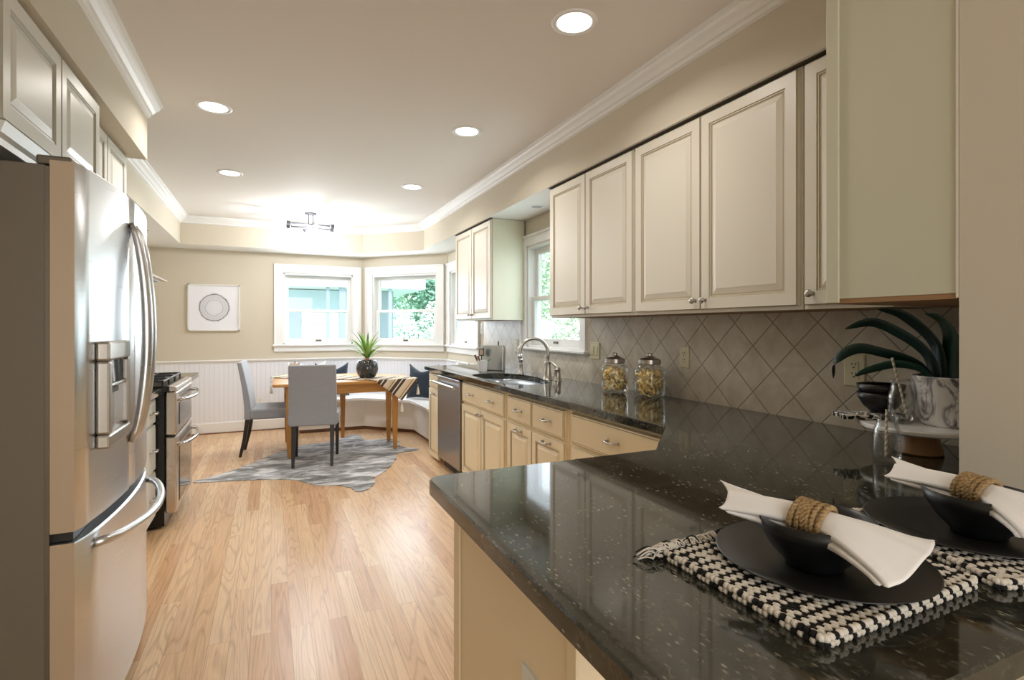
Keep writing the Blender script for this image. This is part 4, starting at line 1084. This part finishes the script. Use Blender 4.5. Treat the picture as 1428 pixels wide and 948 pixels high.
Mq = Matrix.Translation((1.745, 4.53, C+.008)) @ Matrix.Rotation(-math.radians(55), 4, 'Z') @ Matrix.Rotation(-.05, 4, 'X')
b = MB(); b.box(-.024, .024, -.003, .003, .125, .190); b.box(-.003, .003, -.002, .002, -.006, .125); b.xf(Mq, 0); b.obj('frame', 'black_plastic', r)
b = MB(); b.box(-.017, .017, -.005, -.0032, .133, .182); b.xf(Mq, 0); b.obj('card', 'door_edge', r)

# pasta jars
def ribbon(b, c, R, mi):
    a0 = random.uniform(0, 6.28); ln = random.uniform(.6, 1.6)*PI; ax = Vector((random.uniform(-1, 1), random.uniform(-1, 1), random.uniform(-1, 1))).normalized()
    u = ax.orthogonal().normalized(); v = ax.cross(u); r_ = random.uniform(.012, .022); w_ = random.uniform(.004, .0065)
    P_ = []; n = 9
    for i in range(n+1):
        a = a0+ln*i/n; q = Vector(c)+(u*math.cos(a)+v*math.sin(a))*r_
        wv_ = ax*w_
        P_.append((b.v(q-wv_), b.v(q+wv_)))
    for p, q in zip(P_, P_[1:]): b.quad([p[0], p[1], q[1], q[0]], mi)
def jar(x, y, label, plabel, sc_=1.0):
    R, H_ = .083*sc_, .175*sc_
    r = thing('glass_jar', label, 'jar', (x, y, C), group='glass pasta jars')
    b = MB(); n = 48
    prof = [(0, .001), (R*.80, .001), (R*.93, .006), (R, .022), (R, H_-.035), (R*.93, H_-.015), (R*.66, H_-.002), (R*.66, H_+.012)]
    rings = []
    for rr, z in prof:
        if rr == 0: rings.append([b.v((x, y, C+z))]); continue
        rings.append([b.v((x+rr*(1+.010*(i % 2))*math.cos(2*PI*i/n), y+rr*(1+.010*(i % 2))*math.sin(2*PI*i/n), C+z)) for i in range(n)])
    for A, B in zip(rings, rings[1:]):
        for i in range(n):
            if len(A) == 1: b.quad([A[0], B[(i+1) % n], B[i]])
            else: b.quad([A[i], A[(i+1) % n], B[(i+1) % n], B[i]])
    b.obj('glass', 'clear_glass', r, smooth=True)
    b = MB(); b.lathe([(0, 0), (R*.70, 0), (R*.74, .004), (R*.74, .026), (R*.60, .032), (R*.40, .038), (R*.36, .044), (R*.20, .048), (R*.20, .060), (R*.12, .064), (0, .064)], (x, y, C+H_+.004), 28)
    b.obj('lid', 'nickel', r, smooth='auto')
    b = MB(); random.seed(int(x*1000))
    for i in range(330):
        a = random.uniform(0, 6.28); z = random.uniform(.024, H_*.80); lim = R-.024
        q = lim*math.sqrt(random.uniform(0, 1)); ribbon(b, (x+q*math.cos(a), y+q*math.sin(a), C+z), R, random.choice((0, 0, 1)))
    o = b.obj('dried_pasta', ['pasta', 'pasta_pale'], loc=(x, y, C+.01), smooth=True); tag(o, plabel, 'pasta', kind='stuff')
jar(1.895, 2.672, 'ribbed glass jar of pasta with metal lid, the one nearer the sink', 'curly dried pasta filling the jar nearer the sink', .98)
jar(1.940, 2.405, 'ribbed glass jar of pasta with metal lid, the one farther from the sink', 'curly dried pasta filling the jar nearer the wall outlet', 1.03)

# ------------------------------------------------------------------ cake stand group
sx_, sy_ = 1.842, .985
r = thing('cake_stand', 'white marble cake stand on a tapered wooden foot', 'cake stand', (sx_, sy_, C))
MB().lathe([(0, .001), (.058, .001), (.062, .005), (.052, .045), (.044, .072), (0, .072)], (sx_, sy_, C), 32).obj('foot', 'stand_wood', r, smooth='auto')
MB().lathe([(0, .073), (.150, .073), (.156, .078), (.156, .086), (.152, .090), (0, .090)], (sx_, sy_, C), 48).obj('plate', 'marble_white', r, smooth='auto')
PZ = C+.0905
qx, qy = 1.905, .930
r = thing('potted_plant', 'dark strappy-leaved plant in a marbled white pot on the cake stand', 'plant', (qx, qy, PZ))
MB().lathe([(0, .0), (.070, .0), (.078, .008), (.092, .075), (.100, .150), (.096, .152), (.086, .135), (0, .132)], (qx, qy, PZ), 40).obj('pot', 'marble_pot', r, smooth='auto')
MB().lathe([(0, .136), (.087, .134)], (qx, qy, PZ), 24).obj('soil', 'soil', r)
ptop = PZ+.137
def strap(path, wd, twist=0, mi='leaf_dark'):
    wd *= 1.22; P_ = smooth_path(path, 6); n = len(P_)-1; b = MB(); V = []
    vd = Vector((0, 0, CAM_H))
    for i, p in enumerate(P_):
        t_ = (P_[min(i+1, n)]-P_[max(i-1, 0)]).normalized(); u = i/n
        up_ = Vector((.3, -.25, 1)); s_1 = t_.cross(up_).normalized(); s_2 = t_.cross(s_1)
        tw = twist*u+.55; side = s_1*math.cos(tw)+s_2*math.sin(tw); nn = t_.cross(side)
        ww = wd*(.6+.4*min(1, u*3))*(1-max(0, (u-.55)/.45)**1.7)+.0008
        V.append([b.v(p-side*ww+nn*ww*.25), b.v(p), b.v(p+side*ww+nn*ww*.25)])
    for A_, B_ in zip(V, V[1:]):
        for j in range(2): b.quad([A_[j], A_[j+1], B_[j+1], B_[j]])
    b.obj('leaf', mi, r, smooth=True, solid=.0012)
LEAVES = True
def onplane(pts):   # (Y, Z, X)
    return [Vector((x, y, z)) for y, z, x in pts]
strap(onplane([(.955, ptop, 1.88), (.975, 1.225, 1.87), (1.04, 1.285, 1.86), (1.13, 1.325, 1.85), (1.22, 1.300, 1.84)]), .019, .2)
strap(onplane([(.965, ptop, 1.875), (1.00, 1.195, 1.86), (1.09, 1.225, 1.84), (1.17, 1.235, 1.83), (1.235, 1.190, 1.82), (1.245, 1.125, 1.815)]), .015, .6)
strap(onplane([(.960, ptop, 1.87), (.99, 1.180, 1.85), (1.05, 1.190, 1.83), (1.12, 1.165, 1.81), (1.16, 1.140, 1.80)]), .012, .3, 'leaf_dark_b')
strap(onplane([(.945, ptop, 1.89), (.955, 1.245, 1.885), (1.00, 1.310, 1.88), (1.06, 1.355, 1.87), (1.12, 1.366, 1.86)]), .020, .1)
strap(onplane([(.925, ptop, 1.89), (.915, 1.22, 1.89), (.918, 1.285, 1.885), (.945, 1.335, 1.88), (.985, 1.350, 1.87)]), .023, -.2, 'leaf_dark_b')
strap(onplane([(.905, ptop, 1.89), (.89, 1.21, 1.90), (.872, 1.27, 1.90), (.855, 1.315, 1.90), (.83, 1.33, 1.90)]), .022, .2)
strap(onplane([(.900, ptop, 1.90), (.875, 1.19, 1.93), (.84, 1.24, 1.95), (.80, 1.26, 1.96)]), .020, .4)
# cloth and bowls
o = None
b = MB(); M = Matrix.Translation((1.835, 1.105, PZ+.001)) @ Matrix.Rotation(-.55, 4, 'Z')
for k_ in range(2): b.box(-.125, .08, -.045, .045, .0078*k_, .0078*k_+.0074)
b.xf(M, 0); tag(b.obj('folded_cloth', 'printed_cloth', bevel=.003, loc=(1.83, 1.085, PZ)), 'folded black and white patterned cloth under the stacked bowls', 'cloth')
def bowl_profile(R, H_, foot):
    return [(0, .002), (foot*.8, .002), (foot, 0), (foot+.002, .006), (R*.72, H_*.35), (R*.93, H_*.72), (R, H_), (R-.0035, H_), (R*.88, H_*.72), (R*.66, H_*.38), (foot*.8, .012), (0, .010)]
bx, by = 1.862, 1.112
for i, (dz, lab) in enumerate(((.0155, 'small black bowl, lower of the stacked pair on the cake stand'), (.044, 'small black bowl, upper of the stacked pair on the cake stand'))):
    b = MB(); b.lathe(bowl_profile(.070, .068, .030), (bx, by, PZ+dz), 32); tag(b.obj('bowl', 'black_ceramic', smooth=True, loc=(bx, by, PZ+dz)), lab, 'bowl', 'stacked black bowls')
# bottles with straws
def bottle(x, y, z, label, slabel, sp0, sp1):
    r = thing('glass_bottle', label, 'bottle', (x, y, z), group='small glass milk bottles')
    MB().lathe([(0, .002), (.031, .001), (.0355, .006), (.036, .02), (.036, .080), (.033, .096), (.028, .108), (.0262, .118), (.0262, .124), (.0285, .127), (.0285, .136), (.0262, .137), (.0245, .124), (.0255, .108), (.031, .094), (.034, .078), (.034, .02), (0, .009)], (x, y, z), 28).obj('glass', 'clear_glass', r, smooth=True)
    b = MB(); b.tube([sp0, sp1], .0035, 10); tag(b.obj('paper_straw', 'straw_stripe', smooth='auto', loc=sp0), slabel, 'straw', 'striped paper straws')
bottle(1.640, .962, C+.0005, 'clear glass bottle standing on the granite by the cake stand', 'striped paper straw in the bottle on the granite', (1.628, .958, C+.014), (1.652, .970, C+.150))
bottle(1.806, 1.018, PZ+.001, 'clear glass bottle standing on the cake stand beside the marbled pot', 'striped paper straw in the bottle on the cake stand', (1.822, 1.006, PZ+.014), (1.788, 1.034, PZ+.205))

# ------------------------------------------------------------------ place settings
def placemat(c, rz, W_, D_, label, seed):
    random.seed(seed)
    r = thing('placemat', label, 'placemat', (c[0], c[1], C), rz, 'woven placemats on the granite')
    b = MB(); b.box(-W_/2, W_/2, -D_/2, D_/2, .001, .0125)
    nx, ny = int(W_/.0068), int(D_/.0105)
    def bead(x, y, z, rx, ry, rz_, mi, tw=0):
        st = len(b.bm.verts); b.ball((0, 0, 0), (rx, ry, rz_), mi, 6, 4); b.bm.verts.ensure_lookup_table()
        ct, sn = math.cos(tw), math.sin(tw)
        for v in list(b.bm.verts)[st:]: v.co = Vector((x+v.co.x*ct-v.co.y*sn, y+v.co.x*sn+v.co.y*ct, z+v.co.z))
    for i in range(nx):
        for j in range(ny):
            x = -W_/2+(i+.5)*W_/nx; y = -D_/2+(j+.5+.5*(i % 2))*D_/ny
            k_ = (i+j) % 2 == 0
            if random.random() < .06: k_ = not k_
            bead(x, min(y, D_/2-.004), .0125-(.0010 if k_ else 0), .0040, .0068, .0040, 2 if k_ else 1, .35)
    for t_ in range(int(W_/.0085)):
        x = -W_/2+(t_+.5)*.0085
        for z, ph in ((.0050, 0), (.0125, 1)): bead(x, -D_/2, z, .0058, .0062, .0052, 2 if (t_+ph) % 3 == 0 else 1, .4)
    for t_ in range(int(D_/.0085)):
        y = -D_/2+(t_+.5)*.0085
        for z, ph in ((.0050, 0), (.0125, 1)):
            for sx in (-1, 1): bead(sx*W_/2, y, z, .0060, .0056, .0052, 2 if (t_+ph*2) % 4 == 0 or random.random() < .08 else 1, .5)
    b.obj('weave', ['yarn_white', 'yarn_white', 'yarn_black'], r, smooth=True, local=True)
    b = MB()
    for i in range(330):
        x = -W_/2-.010+(W_+.020)*random.random()
        if i < 90: x = -W_/2+random.gauss(.012, .016)
        l_ = random.uniform(.018, .036); a = random.gauss(PI/2+(.8 if i < 90 else .15), .35)
        y = D_/2-.006; z = random.choice((.004, .012, .015))
        q = [(x, y, z+.002), (x+math.cos(a)*l_*.5, y+math.sin(a)*l_*.5, z+.003+random.uniform(0, .005)), (x+math.cos(a+.3)*l_, y+math.sin(a)*l_, .002+random.uniform(0, .008))]
        b.tube(smooth_path(q, 3), random.uniform(.0010, .0018), 5, random.choice((0, 0, 0, 1)) if i < 200 else random.choice((0, 1)))
    o = b.obj('fringe', ['yarn_white', 'yarn_black'], r, smooth=True, local=True)
    return r
placemat((.787, .578, 0), 0.02, .355, .285, 'black and white woven placemat under the nearer black plate', 3)
placemat((1.205, .497, 0), -.33, .36, .285, 'black and white woven placemat partly cut by the right edge of the picture', 5)
MZ = C+.0172
def plate(x, y, label):
    R = .156
    b = MB(); b.lathe([(0, .0), (R*.55, .0), (R*.62, .0015), (R*.97, .008), (R, .0105), (R*.985, .012), (R*.62, .006), (0, .005)], (x, y, MZ), 64)
    tag(b.obj('dinner_plate', 'matte_black', smooth=True, loc=(x, y, MZ)), label, 'plate', 'black dinner plates')
def bowl(x, y, label):
    R = .084
    b = MB(); b.lathe(bowl_profile(R, .077, .039), (x, y, MZ+.0055), 64)
    tag(b.obj('bowl', 'black_ceramic', smooth=True, loc=(x, y, MZ+.006)), label, 'bowl', 'black bowls set on the plates')
plate(.803, .574, 'black dinner plate of the nearer place setting'); bowl(.768, .558, 'black bowl on the nearer black plate')
plate(1.172, .553, 'black dinner plate of the place setting against the beige wall'); bowl(1.152, .520, 'black bowl on the farther black plate beside the beige wall')

def napkin(A, Bm, Cn, label, rlabel):
    A, Bm, Cn = Vector(A), Vector(Bm), Vector(Cn)
    path = smooth_path([A, A.lerp(Bm, .5)+Vector((0, 0, .002)), Bm, Bm.lerp(Cn, .5)+Vector((0, 0, .004)), Cn], 10); n = len(path)-1
    m_ = 64; b = MB()
    LAY = 4
    for L_ in range(LAY):
        grid = []; off = (L_-(LAY-1)/2)
        for i, p in enumerate(path):
            u = i/n; t_ = (path[min(i+1, n)]-path[max(i-1, 0)]).normalized(); side = t_.cross(Vector((0, 0, 1))).normalized(); nn = side.cross(t_)
            far = u < .5; d = abs(u-.5)*2; de = max(0, (d-.12)/.88)
            W_ = .021+((.034 if far else .074)-.021)*de**1.05
            row = []
            for k_ in range(m_+1):
                x = -1+2*k_/m_
                sq = 1-de
                th = x*(1.25 if far else 1.1)
                # round bundle inside the ring, opening to soft folds at the ends
                lat = W_*x*(1-.10*sq)
                zz = -(.020*sq)*(x*x)*1.0+off*(.0062*sq+.0022)
                if far:
                    zz += -.009*de*x+.0075*de*math.sin(x*3.8+.5)
                else:
                    zz += -.008*de*x+.0060*de*math.sin(x*3.1+2.1)-.012*de*de*max(0, x)+.0020*de*math.sin(x*8)
                end = Vector((0, 0, 0))
                lat += off*.0012*de
                ext = (-.0035*off*de if far else .0035*off*de)*1.4+(.012*de*math.cos(x*1.6) if not far else .016*de*x-.016*de*x**4)
                row.append(b.v(p+side*lat+nn*zz+t_*ext))
            grid.append(row)
        for A_, B_ in zip(grid, grid[1:]):
            for k_ in range(m_): b.quad([A_[k_], A_[k_+1], B_[k_+1], B_[k_]])
        if L_ % 2:      # fold edge joins to the layer below
            for A_, B_, C_, D_ in zip(prevg, prevg[1:], grid, grid[1:]): b.quad([A_[0], B_[0], D_[0], C_[0]]); b.quad([A_[m_], B_[m_], D_[m_], C_[m_]])
        prevg = grid
    o = b.obj('napkin', 'napkin_white', smooth=True, loc=Bm, solid=.0016); tag(o, label, 'napkin', 'white napkins in rope rings')
    t_ = (Cn-A).normalized(); side = t_.cross(Vector((0, 0, 1))).normalized(); nn = side.cross(t_)
    b = MB(); cen = Bm+Vector((0, 0, -.004))
    for k_ in range(7):
        c = cen+t_*((k_-3)*.0066)
        ph = k_*1.3
        for st in (0, PI):
            b.tube([c+side*math.cos(a)*(.0255+.0016*math.cos(a*11+ph+st))+nn*math.sin(a)*(.0225+.0016*math.cos(a*11+ph+st))+t_*(.0022*math.sin(a*11+ph+st)+.004*math.sin(a+k_)) for a in [2*PI*j/88 for j in range(88)]], .0030, 6, closed=True)
    for q in range(110):
        a = random.uniform(0, 6.28); c = cen+t_*random.uniform(-.022, .022)+side*math.cos(a)*.028+nn*math.sin(a)*.025
        dv = t_*random.uniform(-1, 1)+side*random.uniform(-1, 1)+nn*random.uniform(-.6, .6)
        b.tube([c, c+dv*.005], .0005, 4)
    o = b.obj('napkin_ring', 'rope', smooth=True, loc=Bm); tag(o, rlabel, 'napkin ring', 'rope napkin rings')
NZ = MZ+.0055+.077+.009
napkin((.702, .655, NZ+.002), (.737, .540, NZ+.002), (.762, .420, NZ-.014), 'white napkin lying across the nearer black bowl', 'twisted rope ring around the nearer napkin')
napkin((1.142, .645, NZ+.002), (1.130, .515, NZ+.002), (1.105, .395, NZ-.012), 'white napkin lying across the farther black bowl', 'twisted rope ring around the farther napkin')

# ------------------------------------------------------------------ outside
o = MB().box(-30, 40, 7.8, 60, -.62, -.60).obj('lawn', 'foliage_dark'); o['kind'] = 'structure'
o = MB().box(2.6, 40, -20, 7.8, -.62, -.60).obj('lawn_side', 'foliage_dark'); o['kind'] = 'structure'
def tree(x, y, h, R, label, m1='foliage', trunk=True, n=2600, base=-.6, squash=1.25, leafsz=.10, cat='tree', nm='tree'):
    random.seed(int(x*31+y*17))
    r = thing(nm, label, cat, (x, y, base), group='garden planting beyond the windows')
    if trunk: MB().tube([(x, y, base), (x+.05, y, base+h*.5), (x, y+.05, base+h*.75)], [.16, .11, .05], 10).obj('trunk', 'bark', r, smooth=True)
    b = MB(); cl = [(random.uniform(-.6, .6)*R, random.uniform(-.6, .6)*R, random.uniform(-.55, .6)*R*squash, random.uniform(.35, .6)*R) for _ in range(16)]
    cz_ = base+h-R*squash if trunk else base+h*.5
    for i in range(n):
        c = random.choice(cl); d = Vector((random.gauss(0, 1), random.gauss(0, 1), random.gauss(0, 1))).normalized()*c[3]*random.uniform(.75, 1.08)
        p = Vector((x+c[0], y+c[1], cz_+c[2]))+d
        if p.z < base: p.z = base+.05
        u = Vector((random.gauss(0, 1), random.gauss(0, 1), random.gauss(0, 1))).normalized(); v_ = u.orthogonal().normalized(); s_3 = leafsz*random.uniform(.6, 1.3)
        b.quad([b.v(p-u*s_3), b.v(p-v_*s_3*.5), b.v(p+u*s_3), b.v(p+v_*s_3*.5)])
    b.obj('foliage', m1, r)
tree(4.6, 15.8, 5.2, 1.75, 'broad green tree beyond the angled bay window', 'foliage_dark', n=15000, leafsz=.075)
tree(8.6, 19.5, 6.0, 2.0, 'tall pale green tree right of the broad one outside the bay', 'foliage', n=12000, leafsz=.09)
tree(9.4, 13.6, 4.8, 1.9, 'green tree outside seen through the left part of the sink window', 'foliage', n=12000, leafsz=.08)
tree(8.6, 8.6, 4.4, 1.75, 'dense green tree seen through the sink window above the sill', 'foliage_dark', n=12000, leafsz=.08)
tree(14.2, 18.8, 7.0, 2.2, 'large pale tree behind the others outside the bay', 'foliage', n=8000, leafsz=.1)
tree(3.8, 12.0, 2.55, .70, 'white blossoming shrub low outside the angled bay window', 'blossom', trunk=True, n=4500, leafsz=.035, cat='shrub', nm='shrub')
tree(5.2, 9.0, 2.3, .95, 'pale shrub outside the small bay window', 'foliage', trunk=False, n=5000, leafsz=.05, cat='shrub', nm='shrub')
# neighbour's house with a porch
r = thing('neighbour_house', 'pale sided neighbouring house with porch posts and white eaves outside the bay', 'house', (-1, 11.5, -.6))
MB().box(-6, 1.95, 11.2, 13, -.6, 2.05).obj('wall', 'siding', r)
MB().box(1.951, 2.34, 11.2, 13, -.6, 2.05).obj('side_wall', 'siding_blue', r)
MB().box(.315, .54, 11.17, 11.199, -.3, 1.62).obj('door', 'siding_blue', r)
b = MB(); b.box(-6.4, 2.80, 10.35, 13.2, 2.06, 2.26); b.obj('eave', 'siding_trim', r)
b = MB(); b.prism([(-6.4, 10.35), (2.80, 10.35), (2.80, 13.2), (-6.4, 13.2)], 2.261, 2.30); b.obj('roof', 'siding_roof', r)
for x, h_ in ((.965, .027), (1.225, .055), (2.12, .03)): MB().box(x-h_, x+h_, 10.42, 10.42+2*h_, -.349, 2.059).obj('porch_post', 'siding_blue', r)
MB().box(.56, 1.93, 11.16, 11.199, 1.40, 1.48).obj('trim_board', 'siding_trim', r)
MB().box(.30, 1.94, 11.17, 11.199, 1.66, 2.04).obj('window_band', 'house_glass', r)  # flat sheet, its blue stands in for the shaded porch recess
MB().box(-6, 2.6, 10.0, 11.199, -.6, -.35).obj('porch_deck', 'siding_roof', r)
